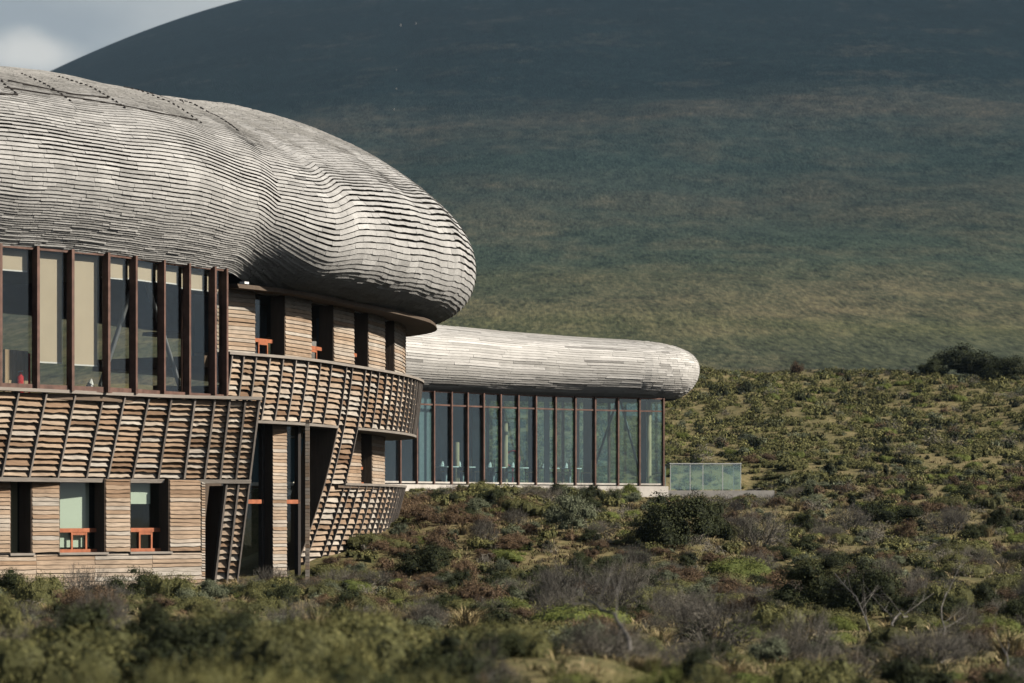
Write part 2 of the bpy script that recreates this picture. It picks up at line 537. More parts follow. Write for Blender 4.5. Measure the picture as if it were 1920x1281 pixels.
def roof_pt(s, v, lift=0.0):
    w = min(max((s - sA) / (sB - sA), 0), 1); w = w * w * (3 - 2 * w)
    u = (1 - w) * np.interp(v, VV, SL[:, 0]) + w * np.interp(v, VV, SR[:, 0])
    z = (1 - w) * np.interp(v, VV, SL[:, 1]) + w * np.interp(v, VV, SR[:, 1])
    z0 = (1 - w) * SL[0, 1] + w * SR[0, 1]
    zt = (1 - w) * SL[-1, 1] + w * SR[-1, 1]
    zr = np.interp(s, ridge_s, ridge_z)
    z = z0 + (z - z0) * (zr - z0) / (zt - z0)
    # soft facets where the courses are kinked
    swell = 0.04 * math.sin(s * 1.3) * math.sin(math.pi * v) + 0.006 * math.sin(s * 3.1 + v * 5)
    # outward direction in the section
    e = 0.01
    v0, v1 = max(v - e, 0), min(v + e, 1)
    du = ((1 - w) * np.interp(v1, VV, SL[:, 0]) + w * np.interp(v1, VV, SR[:, 0])) - ((1 - w) * np.interp(v0, VV, SL[:, 0]) + w * np.interp(v0, VV, SR[:, 0]))
    dz = ((1 - w) * np.interp(v1, VV, SL[:, 1]) + w * np.interp(v1, VV, SR[:, 1])) - ((1 - w) * np.interp(v0, VV, SL[:, 1]) + w * np.interp(v0, VV, SR[:, 1]))
    L = math.hypot(du, dz) + 1e-9
    nu, nz_ = dz / L, -du / L
    k = lift + swell
    return RP.fr(s, u + nu * k, z + nz_ * k)

kx = [0, px_s[400], px_s[520], px_s[580], px_s[640], px_s[700], px_s[775], px_s[850], RP.L]
ky = [0.01, 0.0, -0.04, 0.048, 0.105, 0.122, 0.132, 0.158, 0.14]
def course_v(v, s):
    A = np.interp(s, kx, ky)
    B = np.interp(v, [0.0, 0.05, 0.32, 0.48, 0.96, 1], [0, 0.03, 1, 1, 0.03, 0])
    return v + A * B + 0.0018 * math.sin(s * 1.7 + v * 7) + 0.0007 * math.sin(s * 4.7)

# shell under the shingles
NS, NV = 150, 40
ss = np.linspace(0, RP.L, NS)
V = [tuple(roof_pt(s, v, -0.05)) for s in ss for v in np.linspace(0, 1, NV)]
Fq = [(i * NV + j, (i + 1) * NV + j, (i + 1) * NV + j + 1, i * NV + j + 1) for i in range(NS - 1) for j in range(NV - 1)]
roof = link('roof', np_mesh('roof', V, Fq, 0.5, 'underlay', True), lodge)

vc = [0.0]
while vc[-1] < 1:
    v = vc[-1]
    vc.append(v + np.interp(v, [0, 0.10, 0.2, 0.45, 0.6, 1], [0.0060, 0.0070, 0.0118, 0.0118, 0.0085, 0.010]))
pieces = []
for ci in range(len(vc) - 1):
    v0, v1 = vc[ci], vc[ci + 1]
    s = rng.uniform(0, 0.5) + RP.s_Y(57.5)
    send = RP.s_Y(82) + 7
    mid = 0.24 < v0 < 0.62
    while s < send:
        vis = s < s_end
        ln = rng.uniform(0.35, 0.95) if vis else 1.5
        s1 = min(s + ln, send)
        sm_ = 0.5 * (s + s1)
        openness = np.interp(v0 - 0.03 * min(max((sm_ - px_s[400]) / 4, 0), 1), [0, 0.11, 0.19, 0.31, 0.41, 1], [0.0, 0.02, 0.28, 0.26, 0.02, 0.0]) * (0.6 + 0.7 * (0.5 + 0.5 * math.sin(sm_ * 1.1 + ci * 0.35)))
        hgt = (v1 - v0)
        t = rtint()
        t = 0.4 * t + 0.36 + rng.normal(0, 0.09)
        if rng.random() < 0.03: t += 0.25
        if rng.random() < 0.07: t -= 0.3
        t = float(np.clip(t, 0, 1))
        kk = 3 if vis else 1
        ps = np.linspace(s + 0.004, s1 - 0.004, kk + 1)
        lift = 0.030 + rng.normal(0, 0.004)
        ex = rng.normal(0, hgt * 0.035)
        A, B, C, D_ = [], [], [], []
        for q in ps:
            e1 = rng.normal(0, hgt * 0.03)
            a = course_v(v0 + hgt * openness + ex + e1, q)
            b = course_v(v1 + hgt * (0.12 if openness < .1 else 0.0), q)
            A.append(roof_pt(q, a, lift)); B.append(roof_pt(q, b, 0.008))
            C.append(roof_pt(q, b, -0.012)); D_.append(roof_pt(q, a, lift - 0.022))
        pieces.append(PB().strip(A, B, C, D_, t))
        s = s1
emit(pieces, 'shingle', 'shingle', roof, 290)

# dark stepped seams running over the crown of the roof
_S = np.linspace(RP.s_Y(56.5), RP.s_Y(76), 150); _Vv = np.linspace(.42, 1.0, 70)
_G = np.array([[tuple(roof_pt(q, w, 0.03)) for w in _Vv] for q in _S])
_PX = _G[..., 0] / _G[..., 1] * FPX + 960; _PY = HZ - _G[..., 2] / _G[..., 1] * FPX
def roof_at(px, y):
    d = (_PX - px) ** 2 + (_PY - y) ** 2 + (_G[..., 1] - _G[..., 1].min()) ** 2 * .3
    i_, j_ = np.unravel_index(np.argmin(d), d.shape)
    return float(_S[i_]), float(_Vv[j_])
def seam(pts_, n_, dash, w, name):
    P2 = np.array(pts_, float)
    d = np.concatenate([[0], np.cumsum(np.hypot(*(P2[1:] - P2[:-1]).T))])
    sv = np.array([roof_at(np.interp(q, d, P2[:, 0]), np.interp(q, d, P2[:, 1])) for q in np.linspace(0, d[-1], 25)])
    sv = np.stack([np.convolve(np.pad(sv[:, k], 2, 'edge'), np.ones(5) / 5, 'valid') for k in (0, 1)], 1)
    f = np.linspace(0, 1, 25)
    for k in range(n_):
        e0, e1 = k / n_, (k + dash) / n_
        a_ = (np.interp(e0, f, sv[:, 0]), np.interp(e0, f, sv[:, 1])); b_ = (np.interp(e1, f, sv[:, 0]), np.interp(e1, f, sv[:, 1]))
        pb = PB()
        if name == 'seam_cleat':
            off_ = [(-w, 0), (w, 0)]
        else:
            off_ = [(0, -w / 8), (0, w / 8)]
        q = [roof_pt(a_[0] + off_[0][0], a_[1] + off_[0][1], .050), roof_pt(b_[0] + off_[0][0], b_[1] + off_[0][1], .050), roof_pt(b_[0] + off_[1][0], b_[1] + off_[1][1], .050), roof_pt(a_[0] + off_[1][0], a_[1] + off_[1][1], .050)]
        q += [roof_pt(a_[0] + off_[0][0], a_[1] + off_[0][1], -.02), roof_pt(b_[0] + off_[0][0], b_[1] + off_[0][1], -.02), roof_pt(b_[0] + off_[1][0], b_[1] + off_[1][1], -.02), roof_pt(a_[0] + off_[1][0], a_[1] + off_[1][1], -.02)]
        pb.hexa(q).make(name, 'underlay', roof)
seam([(228, 156), (300, 172), (360, 193), (410, 218), (452, 249)], 26, .55, .026, 'seam_cleat')
seam([(106, 142), (170, 162), (210, 186), (240, 208)], 16, .45, .014, 'seam_cleat')
seam([(37, 137), (90, 160), (137, 194)], 12, .45, .014, 'seam_cleat')
seam([(2, 151), (34, 177)], 5, .5, .018, 'seam_cleat')
seam([(256, 167), (330, 196), (384, 235)], 14, .4, .012, 'seam_cleat')
seam([(0, 161), (180, 190), (300, 212), (378, 227)], 10, 1.0, .010, 'seam_strip')
seam([(0, 176), (34, 177)], 2, 1.0, .018, 'seam_strip')
seam([(10, 150), (140, 178), (210, 184)], 6, 1.0, .008, 'seam_strip')

# roof ends' inner lid: ceiling plate closes the room below
def plate(path, s0, s1, u0, u1, z0, z1, n, mat, name, parent):
    pb = block(path, s0, s1, u0, u1, z0, z1, n=n)
    return pb.make(name, mat, parent)
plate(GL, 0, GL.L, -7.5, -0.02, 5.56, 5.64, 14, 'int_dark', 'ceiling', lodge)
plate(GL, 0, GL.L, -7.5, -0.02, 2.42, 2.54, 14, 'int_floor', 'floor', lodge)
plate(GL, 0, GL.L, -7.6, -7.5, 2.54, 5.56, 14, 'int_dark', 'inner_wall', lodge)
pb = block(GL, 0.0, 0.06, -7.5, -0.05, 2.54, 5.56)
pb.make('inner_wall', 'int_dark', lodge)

# upper glazed gallery ----------------------------------------------
mull_px = [-128, -62, 5, 75, 140, 208, 260, 313, 360, 408, 432]
ms = [GL.s_px(p_, 0.2) for p_ in mull_px]
ztop, zbot = 5.66, 2.60
for k, s in enumerate(ms):
    wdt = 0.034
    if k == len(ms) - 1:
        block(GL, s - wdt, s + wdt, -0.1, 0.12, zbot, ztop - .02, tint=0.5).make('mullion', 'mullion', lodge)
        block(GL, s + wdt, s + wdt + .05, -0.1, 0.06, zbot, ztop - .02, tint=0.5).make('corner_trim', 'orange', lodge)
    else:
        block(GL, s - wdt, s + wdt, -0.04, 0.15, zbot, ztop - .01).make('mullion', 'mullion', lodge)
bl_bottom = {2: 505, 3: 678, 4: 683, 5: 520, 6: 524, 7: 529, 8: 541, 9: 545, 1: 520, 0: 600}
for k in range(len(ms) - 1):
    a, b = ms[k] + .047, ms[k + 1] - .047
    block(GL, a, b, -0.012, 0.0, zbot + 0.12, ztop - .08).make('pane', 'glass_a', lodge)
    block(GL, a, b, -0.04, 0.045, ztop - .08, ztop - .012).make('head_rail', 'mullion', lodge)
    block(GL, a, b, -0.04, 0.05, zbot, zbot + .12).make('sill_rail', 'mullion', lodge)
    Dm = float(GL.xy((a + b) / 2)[1])
    zb = (HZ - bl_bottom[k]) / FPX * Dm
    bo = block(GL, a + .03, b - .03, -0.16, -0.15, zb, ztop - .1, n=2)
    bo = bo.make('roller_blind', 'blind', lodge)
    pb = block(GL, a + .03, b - .03, -0.175, -0.145, zb - .03, zb)
    pb.make('bottom_bar', 'white', bo)
# V shaped steel bracing behind the glass
def gl_at(px, u, y):
    s = GL.s_px(px, u)
    p = GL.fr(s, u, 0)
    return Vector((p.x, p.y, (HZ - y) / FPX * p.y))
for a, c in (((263, 492), (188, 724)), ((263, 492), (336, 722))):
    PB().tube(gl_at(a[0], -0.75, a[1]), gl_at(c[0], -0.75, c[1]), 0.055, n=10).make('steel_brace', 'steel', lodge, True)
for px_ in (246, 343):
    a = gl_at(px_, -0.5, 740); c = gl_at(px_, -0.5, 480)
    PB().tube((a.x, a.y, 2.54), (c.x, c.y, 5.56), 0.05, n=10).make('column', 'mullion', lodge, True)

# louvred board band, left ------------------------------------------
zt_, zb_ = 2.557, 0.71
offL = lambda s, z: -0.30 * (zt_ - z)
b_px = [-130, -95, -60, -12, 37, 89, 143, 196, 236, 281, 323, 367, 404, 432, 461, 485]
bs = [LB.s_px(p_, 0.1) for p_ in b_px]
bs[-1] = LB.L - 0.03
shell = block(LB, bs[0], LB.L - .01, -0.14, -0.06, zb_ + .01, zt_ - .02, offL, n=24)
shell.make('wall_core', 'underlay', lodge)
louv = []
for k in range(len(bs) - 1):
    a, b = bs[k] + .03, bs[k + 1] - .03
    rows = 15 if k > 6 else 14
    ze = np.linspace(zb_ + .06, zt_ - .05, rows + 1)
    for r_ in range(rows):
        dz = (ze[1] - ze[0])
        louv.append(board(LB, a, b, ze[r_] + rng.normal(0, .006) + dz * .05, ze[r_ + 1] + .012, 0.055 + rng.normal(0, .01), -0.045, 0.022, offL, 5, 0.006, rtint(0, 1.0)))
# leg of the same hull, below the band
bl = LB.L - 0.59
for (a, b) in ((bl, LB.L - .31), (LB.L - .28, LB.L - .03)):
    ze = np.arange(-1.85, 0.66, 0.148)
    for z_ in ze:
        louv.append(board(LB, a + .025, b - .02, z_ + rng.normal(0, .006), z_ + .155, 0.05, -0.045, 0.022, offL, 3, 0.009, rtint(-.05, 1.0)))
for s in (bl, LB.L - .295, LB.L - .015):
    block(LB, s - .022, s + .022, -0.06, 0.085, -1.95, zb_ - .03, offL).make('batten', 'batten', lodge)
block(LB, bl, LB.L - .01, -0.14, -0.06, -1.95, zb_, offL, n=3).make('wall_core', 'underlay', lodge)
for s in bs:
    block(LB, s - .022, s + .022, -0.06, 0.095, zb_ + .02, zt_ - .01, offL, tint=rtint()).make('batten', 'batten', lodge)
block(LB, bs[0], LB.L + .0, -0.16, 0.14, zt_ - .005, zt_ + .065, n=20).make('cap_rail', 'rail', lodge)
block(LB, bs[0], LB.L + .0, -0.16, 0.11, zb_ - .06, zb_ + .03, offL, n=20).make('bottom_rail', 'rail', lodge)
# dark side return of the leg and band
pb = PB()
pb.hexa([LB.fr(LB.L - .6, -.15 + offL(0, .6), .6), LB.fr(LB.L - .6, -.9 + offL(0, .6), .6), LB.fr(LB.L - .6, -.9 + offL(0, -1.95), -1.95), LB.fr(LB.L - .6, -.15 + offL(0, -1.95), -1.95),
         LB.fr(LB.L - .55, -.15 + offL(0, .6), .6), LB.fr(LB.L - .55, -.9 + offL(0, .6), .6), LB.fr(LB.L - .55, -.9 + offL(0, -1.95), -1.95), LB.fr(LB.L - .55, -.15 + offL(0, -1.95), -1.95)])
pb.make('leg_side', 'shade_brown_wood', lodge)
# soffit over the ground floor
block(LB, bs[0], LB.L - .65, -2.2, -0.12, zb_ + .02, zb_ + .06, offL, n=16).make('soffit', 'shade_brown_wood', lodge)

# right louvred hull ------------------------------------------------
zR, zm, zo = 3.68, 2.17, 0.70
def offR(s, z):
    h = max(zR - z, 0)
    k = np.interp(s, [RH.s_Y(66), RH.s_Y(71), RH.s_Y(80)], [1.5, 1.25, 1.0])
    return -(0.085 * h + 0.026 * h * h) * k
r_px = [437, 459, 482, 508, 533, 557, 580, 603, 624, 643, 663, 682, 698, 713, 727, 739, 750, 759, 767, 774, 780]
rs = [RH.s_px(p_, 0.1, RH.s_Y(80)) for p_ in r_px]
while rs[-1] < RH.s_Y(84.5):
    rs.append(rs[-1] + 0.5)
s_leg = RH.s_px(628, offR(RH.s_Y(71), zm), RH.s_Y(80))
s_leg2 = RH.s_px(665, offR(RH.s_Y(73), zm), RH.s_Y(80))
# snap the batten lines to the leg's edges
ileg = int(np.argmin([abs(r_ - s_leg) for r_ in rs])); rs[ileg] = s_leg
ileg2 = int(np.argmin([abs(r_ - s_leg2) for r_ in rs])); rs[ileg2] = s_leg2
def hull_patch(i0, i1, za, zb, rows, core=True):
    for k in range(i0, i1):
        a, b = rs[k] + .028, rs[k + 1] - .028
        ze = np.linspace(za + .03, zb - .03, rows + 1)
        for r_ in range(rows):
            dz = ze[1] - ze[0]
            louv.append(board(RH, a, b, ze[r_] + dz * .06 + rng.normal(0, .005), ze[r_ + 1] + .008, 0.05 + rng.normal(0, .008), -0.04, 0.02, offR, 3, 0.008, rtint(0, 1.05)))
    for k in range(i0, i1 + 1):
        n_ = 5
        zz = np.linspace(za, zb, n_ + 1)
        pb = PB()
        s = rs[k]
        pb.strip([RH.fr(s - .02, .09 + offR(s, z_), z_) for z_ in zz], [RH.fr(s + .02, .09 + offR(s, z_), z_) for z_ in zz],
                 [RH.fr(s + .02, -.05 + offR(s, z_), z_) for z_ in zz], [RH.fr(s - .02, -.05 + offR(s, z_), z_) for z_ in zz], rtint())
        pb.make('batten', 'batten', lodge)
    pb = PB()
    nz2 = 6
    zz = np.linspace(za, zb, nz2 + 1)
    for j in range(nz2):
        block(RH, rs[i0], rs[i1], -0.14, -0.055, zz[j], zz[j + 1], offR, n=max(2, (i1 - i0)), pb=pb)
    pb.make('wall_core', 'underlay', lodge)
nl = len(rs) - 1
hull_patch(0, nl, zm, zR, 11)
hull_patch(ileg, ileg2, zo, zm, 11)
hull_patch(ileg, nl, -2.3, zo, 21)
block(RH, rs[0] - .15, rs[-1], -0.95, 0.13, zR - .005, zR + .06, n=26).make('cap_rail', 'rail', lodge)
block(RH, rs[0], rs[ileg], -0.3, 0.10, zm - .055, zm + .01, offR, n=8).make('bottom_rail', 'rail', lodge)
block(RH, rs[ileg2], rs[-1], -0.75, 0.10, zm - .05, zm + .01, offR, n=12).make('bottom_rail', 'rail', lodge)
block(RH, rs[ileg2], rs[-1], -0.75, 0.11, zo - .01, zo + .05, offR, n=12).make('sill_rail', 'rail', lodge)
def side_return(s, za, zb, depth, name='leg_side'):
    zz = np.linspace(za, zb, 6)
    pb = PB()
    pb.strip([RH.fr(s - .03, .09 + offR(s, z_), z_) for z_ in zz], [RH.fr(s + .0, .09 + offR(s, z_), z_) for z_ in zz],
             [RH.fr(s + .0, -depth + offR(s, z_), z_) for z_ in zz], [RH.fr(s - .03, -depth + offR(s, z_), z_) for z_ in zz], rtint())
    pb.make(name, 'shade_brown_wood', lodge)
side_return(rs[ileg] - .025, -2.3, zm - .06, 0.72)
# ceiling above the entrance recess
block(RH, rs[0] - .9, rs[ileg], -3.2, -0.2, zm - .02, zm + .03, offR, n=8).make('soffit', 'shade_brown_wood', lodge)

# upper right wall with recessed windows ----------------------------
zc = 5.27
UW = -0.42
wall_px = [(431, 477), (534, 583), (625, 663), (690, 721), (739, 757), (767, 779)]
win_px = [(477, 534), (583, 625), (663, 690), (721, 739), (757, 767)]
ws = [(RH.s_px(a, UW, RH.s_Y(80)), RH.s_px(b, UW, RH.s_Y(80))) for a, b in wall_px]
ws[0] = (ws[0][0] - .5, ws[0][1])
ws[-1] = (ws[-1][0], ws[-1][0] + 1.0)
# more beyond the visible turn
last = ws[-1][1]
for k in range(3):
    ws.append((last + .55, last + 1.5)); last += 1.5
wpl = []
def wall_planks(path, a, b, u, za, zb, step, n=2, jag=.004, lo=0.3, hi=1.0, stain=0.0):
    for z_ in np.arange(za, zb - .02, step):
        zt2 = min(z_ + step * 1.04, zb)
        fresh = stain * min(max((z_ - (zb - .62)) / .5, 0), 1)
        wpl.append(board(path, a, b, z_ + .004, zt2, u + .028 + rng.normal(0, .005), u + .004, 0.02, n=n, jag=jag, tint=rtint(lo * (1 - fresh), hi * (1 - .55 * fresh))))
for (a, b) in ws:
    wall_planks(RH, a, b, UW, zR + .06, zc, 0.095)
    block(RH, a, b, UW - .12, UW, zR, zc, n=3).make('wall_core', 'underlay', lodge)
def window(path, a, b, u, za, zb, depth, mat='glass_a', opener=True, bar=0.55, oh=0.07, hid=False):
    """recessed window: reveals, pane, orange rail with a small opening sash below it"""
    w = block(path, a, b, u - depth, u - depth + .01, za, zb, n=1).make('window', mat, lodge)
    block(path, a, a + .03, u - depth - .02, u - .0, za, zb).make('reveal', 'shade_brown_wood', w)
    block(path, b - .03, b, u - depth - .02, u - .0, za, zb).make('reveal', 'shade_brown_wood', w)
    if opener:
        L = b - a
        block(path, a + .03, b - .03 , u - depth + .01, u - depth + .06, za + bar, za + bar + oh).make('transom', 'orange', w)
        block(path, a + .03, b - .03, u - depth + .01, u - depth + .08, za, za + .07).make('sill', 'orange', w)
        c = a + L * 0.44; d = a + L * 0.78
        fr = 0.045
        block(path, c, c + fr, u - depth + .012, u - depth + .055, za + .07, za + bar).make('sash_stile', 'orange', w)
        block(path, d - fr, d, u - depth + .012, u - depth + .055, za + .07, za + bar).make('sash_stile', 'orange', w)
        block(path, c + fr, d - fr, u - depth + .012, u - depth + .052, za + bar - .06, za + bar).make('sash_rail', 'orange', w)
    return w
for k in range(len(ws) - 1):
    a, b = ws[k][1], ws[k + 1][0]
    window(RH, a, b, UW, zR + .0, zc, 0.36, bar=0.42 if k < 5 else .42, oh=0.09)
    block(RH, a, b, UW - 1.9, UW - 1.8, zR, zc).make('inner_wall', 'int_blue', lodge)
block(RH, rs[0] - .3, rs[-1], -4.0, UW - .1, zR - .3, zR - .02, n=18).make('floor', 'int_floor', lodge)
# brown soffit lip
ss_ = np.linspace(RH.s_Y(66.6), RH.L - 1, 40)
pb = PB()
lipu = lambda s: 0.14 + 0.36 * min(max((s - RH.s_Y(72)) / 7, 0), 1)
pb.strip([RH.fr(s, lipu(s), zc - .03) for s in ss_], [RH.fr(s, lipu(s) - .03, zc + .07) for s in ss_], [RH.fr(s, -.95, zc + .10) for s in ss_], [RH.fr(s, -.95, zc - .0) for s in ss_])
pb.make('soffit_lip', 'shade_brown_wood', lodge)

# little floodlight under the eave
fl = block(RH, RH.s_px(452, .3), RH.s_px(460, .3), 0.25, 0.4, 5.32, 5.37)
fl.make('floodlight', 'white', lodge)

# lower right windows under the hull (seen in the opening) -----------
U2 = -0.95
sp = [(668, 676), (697, 722), (735, 741)]
for (a_, b_) in sp:
    a = RH.s_px(a_, U2, RH.s_Y(80)); b = RH.s_px(b_, U2, RH.s_Y(80))
    if a_ == 668: a -= 1.0
    if a_ == 735: b += .3
    wall_planks(RH, a, b, U2, zo + .05, zm - .04, 0.095, lo=0.1, hi=0.8)
    block(RH, a, b, U2 - .12, U2, zo, zm - .03, n=2).make('wall_core', 'underlay', lodge)
for (a_, b_) in ((676, 697), (722, 735)):
    a = RH.s_px(a_, U2, RH.s_Y(80)); b = RH.s_px(b_, U2, RH.s_Y(80))
    window(RH, a, b, U2, zo + .04, zm - .03, 0.3, bar=0.42)
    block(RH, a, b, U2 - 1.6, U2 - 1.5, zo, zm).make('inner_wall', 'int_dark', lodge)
block(RH, rs[ileg2] - .5, rs[-1], -3.5, -.7, zm - .02, zm + .03, n=8).make('soffit', 'shade_brown_wood', lodge)
block(RH, rs[ileg2] - .5, rs[-1], -3.5, -.5, zo - .08, zo - .02, n=8).make('floor', 'int_floor', lodge)

# ground floor wall, left ------------------------------------------
zg0, zg1, zs = -2.0, zb_ + .03, -0.90
U3 = 0.0
gw = [(-150, 18), (60, 110), (198, 243), (318, 375)]
gwin = [(18, 60), (110, 198), (243, 318)]
gs = lambda p_: GF.s_px(p_, U3)
sgc = GF.L
for (a_, b_) in gw:
    a = gs(a_) if a_ > -100 else 0.3
    b = gs(b_)
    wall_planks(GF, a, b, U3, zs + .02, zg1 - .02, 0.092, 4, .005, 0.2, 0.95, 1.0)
    block(GF, a, b, U3 - .12, U3, zs, zg1).make('wall_core', 'underlay', lodge)
a = 0.3
while a < sgc - .2:
    b = min(a + rng.uniform(1.3, 1.9), sgc - .11)
    wall_planks(GF, a + .004, b - .004, U3 + .02, zg0, zs - .03, 0.095, 6, .005, 0.25, .95)
    a = b
    if b >= sgc - .12: break
block(GF, 0.3, sgc, U3 - .12, U3 + .01, zg0, zs - .02, n=16).make('wall_core', 'underlay', lodge)
for (a_, b_) in gwin:
    block(GF, gs(a_) - .03, gs(b_) + .03, U3 - .3, U3 + .075, zs - .04, zs + .01).make('window_sill', 'rail', lodge)
# corner boarding, end grain turned to the front
for z_ in np.arange(zg0, zg1 - .05, 0.06):
    wpl.append(board(GF, sgc - .10, sgc, z_, z_ + .056, U3 + .035, U3 + .01, .03, n=1, jag=.003, tint=rtint(.2, 1)))
for k, (a_, b_) in enumerate(gwin):
    a, b = gs(a_), gs(b_)
    if k == 0:
        w = window(GF, a, b, U3, zs + .01, zg1, 0.42, 'glass_c', opener=False)
        block(GF, a + .03, b, U3 - .55, U3 - .54, zs, zg1).make('curtain', 'blind', w)
    else:
        w = window(GF, a, b, U3, zs + .01, zg1, 0.36, 'glass_c', bar=0.44, oh=0.09)
        zb2 = -0.28 if k == 1 else 0.18
        bb = block(GF, a + .05, b - .12 if k == 1 else b - .2, U3 - .46, U3 - .45, (-0.78 if k == 1 else zb2), zg1).make('roller_blind', 'pale_blind', w)
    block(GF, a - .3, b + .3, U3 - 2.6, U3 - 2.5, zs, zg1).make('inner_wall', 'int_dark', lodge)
# wall turning inward at the corner, and the dark space behind the leg
c0 = GF.fr(sgc, 0.02, 0); c1 = GF.fr(sgc, -3.6, 0); tg = GF.tan(sgc)
pb = PB()
pb.hexa([(c0.x, c0.y, zg0), (c1.x, c1.y, zg0), (c1.x, c1.y, zg1), (c0.x, c0.y, zg1),
         (c0.x - .06, c0.y - .06, zg0), (c1.x - .06, c1.y - .06, zg0), (c1.x - .06, c1.y - .06, zg1), (c0.x - .06, c0.y - .06, zg1)])
pb.make('return_wall', 'shade_brown_wood', lodge)

# entrance recess ---------------------------------------------------
AL = Path([((300 - 960) / FPX * 66.6, 66.6), ((400 - 960) / FPX * 67.6, 67.6), ((500 - 960) / FPX * 68.9, 68.9), ((590 - 960) / FPX * 70.3, 70.3)], smooth=False)
al = lambda p_: AL.s_px(p_)
ez0, ez1 = -2.0, zm + .8
a, b = al(504), al(530)
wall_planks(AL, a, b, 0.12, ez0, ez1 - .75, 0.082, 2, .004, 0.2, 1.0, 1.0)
block(AL, a, b, -.3, .12, ez0, ez1).make('column', 'shade_brown_wood', lodge)
for (a_, b_) in ((420, 504), (530, 572)):
    a, b = al(a_), al(b_)
    g = block(AL, a, b, -.25, -.24, ez0, ez1).make('glass_panel', 'glass_c', lodge)
    block(AL, a + (0.6 if a_ == 420 else 0.02), b - .05, -.22, -.12, 0.20, 0.30).make('transom', 'orange', g)
    block(AL, b - .12, b - .02, -.24, -.12, ez0, ez1).make('stile', 'underlay', g)
    block(AL, a, a + .07, -.22, -.12, ez0, ez1).make('stile', 'underlay', g)
block(AL, al(300), al(420), -.3, -.1, ez0, ez1, n=2).make('inner_wall', 'shade_brown_wood', lodge)
block(AL, al(572), AL.L, -1.4, -1.3, ez0, ez1, n=2).make('inner_wall', 'int_dark', lodge)
block(AL, al(300), AL.L, -3.2, -3.1, ez0, ez1, n=2).make('inner_wall', 'int_dark', lodge)
block(AL, al(535), al(552), -.1, .02, -1.78, -1.66).make('threshold', 'orange', lodge)
# thin board-faced post in front
tx, ty = (576.5 - 960) / FPX * 67.9, 67.9
pb = PB().box((tx - .045, ty, -2.05), (tx + .045, ty + .10, 2.2))
pb.make('post', 'shade_brown_wood', lodge)
for z_ in np.arange(-2.05, 2.1, .085):
    wpl.append(PB().box((tx - .05, ty - .03, z_), (tx + .05 + rng.normal(0, .004), ty - .002, z_ + .075), rtint(.3, 1)))

emit(louv, 'louvre_board', 'louvre', lodge, 290)
emit(wpl, 'wall_board', 'louvre', lodge, 290)

# room contents behind the gallery glass ----------------------------
def gp(px, u, z):
    p = GL.fr(GL.s_px(px, u), u, z)
    return p
t = thing('partition', 'pale ribbed board partition behind the leftmost gallery glass', 'partition')
for k in range(6):
    a = GL.s_px(9, -.6) + k * .105
    block(GL, a, a + .095, -.66, -.62, 2.545, 3.48 - .004 * k).make('board', 'post', t)
t = thing('display_stand', 'red open stand beside the pale partition behind the gallery glass', 'stand')
a = GL.s_px(34, -.7); b = GL.s_px(53, -.7)
block(GL, a, a + .05, -.9, -.7, 2.545, 3.35).make('upright', 'red', t)
block(GL, b, b + .05, -.9, -.7, 2.545, 3.35).make('upright', 'red', t)
block(GL, a, b + .05, -.9, -.7, 3.355, 3.42).make('top_rail', 'red', t)
block(GL, a + .052, b - .002, -.86, -.84, 2.6, 3.34).make('back_panel', 'red', t)
t = thing('fire_extinguisher', 'small red fire extinguisher standing low behind the leftmost gallery glass', 'fire extinguisher')
p = gp(38, -.5, 2.55)
PB().tube(p, p + Vector((0, 0, .36)), .07, .07, 10).make('body', 'red', t, True)
PB().tube(p + Vector((0, 0, .36)), p + Vector((0, 0, .45)), .05, .02, 8).make('neck', 'red', t, True)
PB().tube(p + Vector((-.05, 0, .45)), p + Vector((.06, 0, .47)), .015, .015, 6).make('handle', 'steel', t, True)
# tables in the gallery
def dining_table(name, loc, label, cat='table', r=0.45, h=0.74, napkins=3, grp=None):
    t = thing(name, label, cat, loc, grp)
    pb = PB().tube((0, 0, h - .03), (0, 0, h), r, r, 14)
    o = link('table_top', np_mesh('table_top', pb.v, pb.f, pb.t, 'white'), t)
    pb = PB().tube((0, 0, .02), (0, 0, h - .03), .04, .04, 8)
    link('pedestal', np_mesh('pedestal', pb.v, pb.f, pb.t, 'steel'), t)
    pb = PB().tube((0, 0, 0), (0, 0, .02), r * .5, r * .5, 12)
    link('foot_plate', np_mesh('foot_plate', pb.v, pb.f, pb.t, 'steel'), t)
    return t
p = gp(168, -1.0, 2.545)
dining_table('table', p, 'round white table low behind the third gallery blind', h=.20, r=.40)
def napkin(loc, label, s=1.0):
    pb = PB()
    pb.tube((0, 0, 0), (0, 0, .10 * s), .12 * s, .09 * s, 7)
    pb.tube((.02 * s, 0, .10 * s), (.05 * s, .01, .26 * s), .10 * s, .01, 7)
    o = link('napkin', np_mesh('napkin', pb.v, pb.f, pb.t, 'white'))
    o.location = loc
    tag(o, label, 'napkin', 'folded white napkins on the dining tables')
    return o
napkin(p + Vector((0, 0, .20)), 'folded white napkin on the low table behind the third gallery blind', .8)

# ------------------------------------------------------------------ glass pavilion
pav = thing('glass_pavilion', 'low glass walled dining pavilion under a long silvered board roof, behind the lodge', 'building', (2, 103, .9))
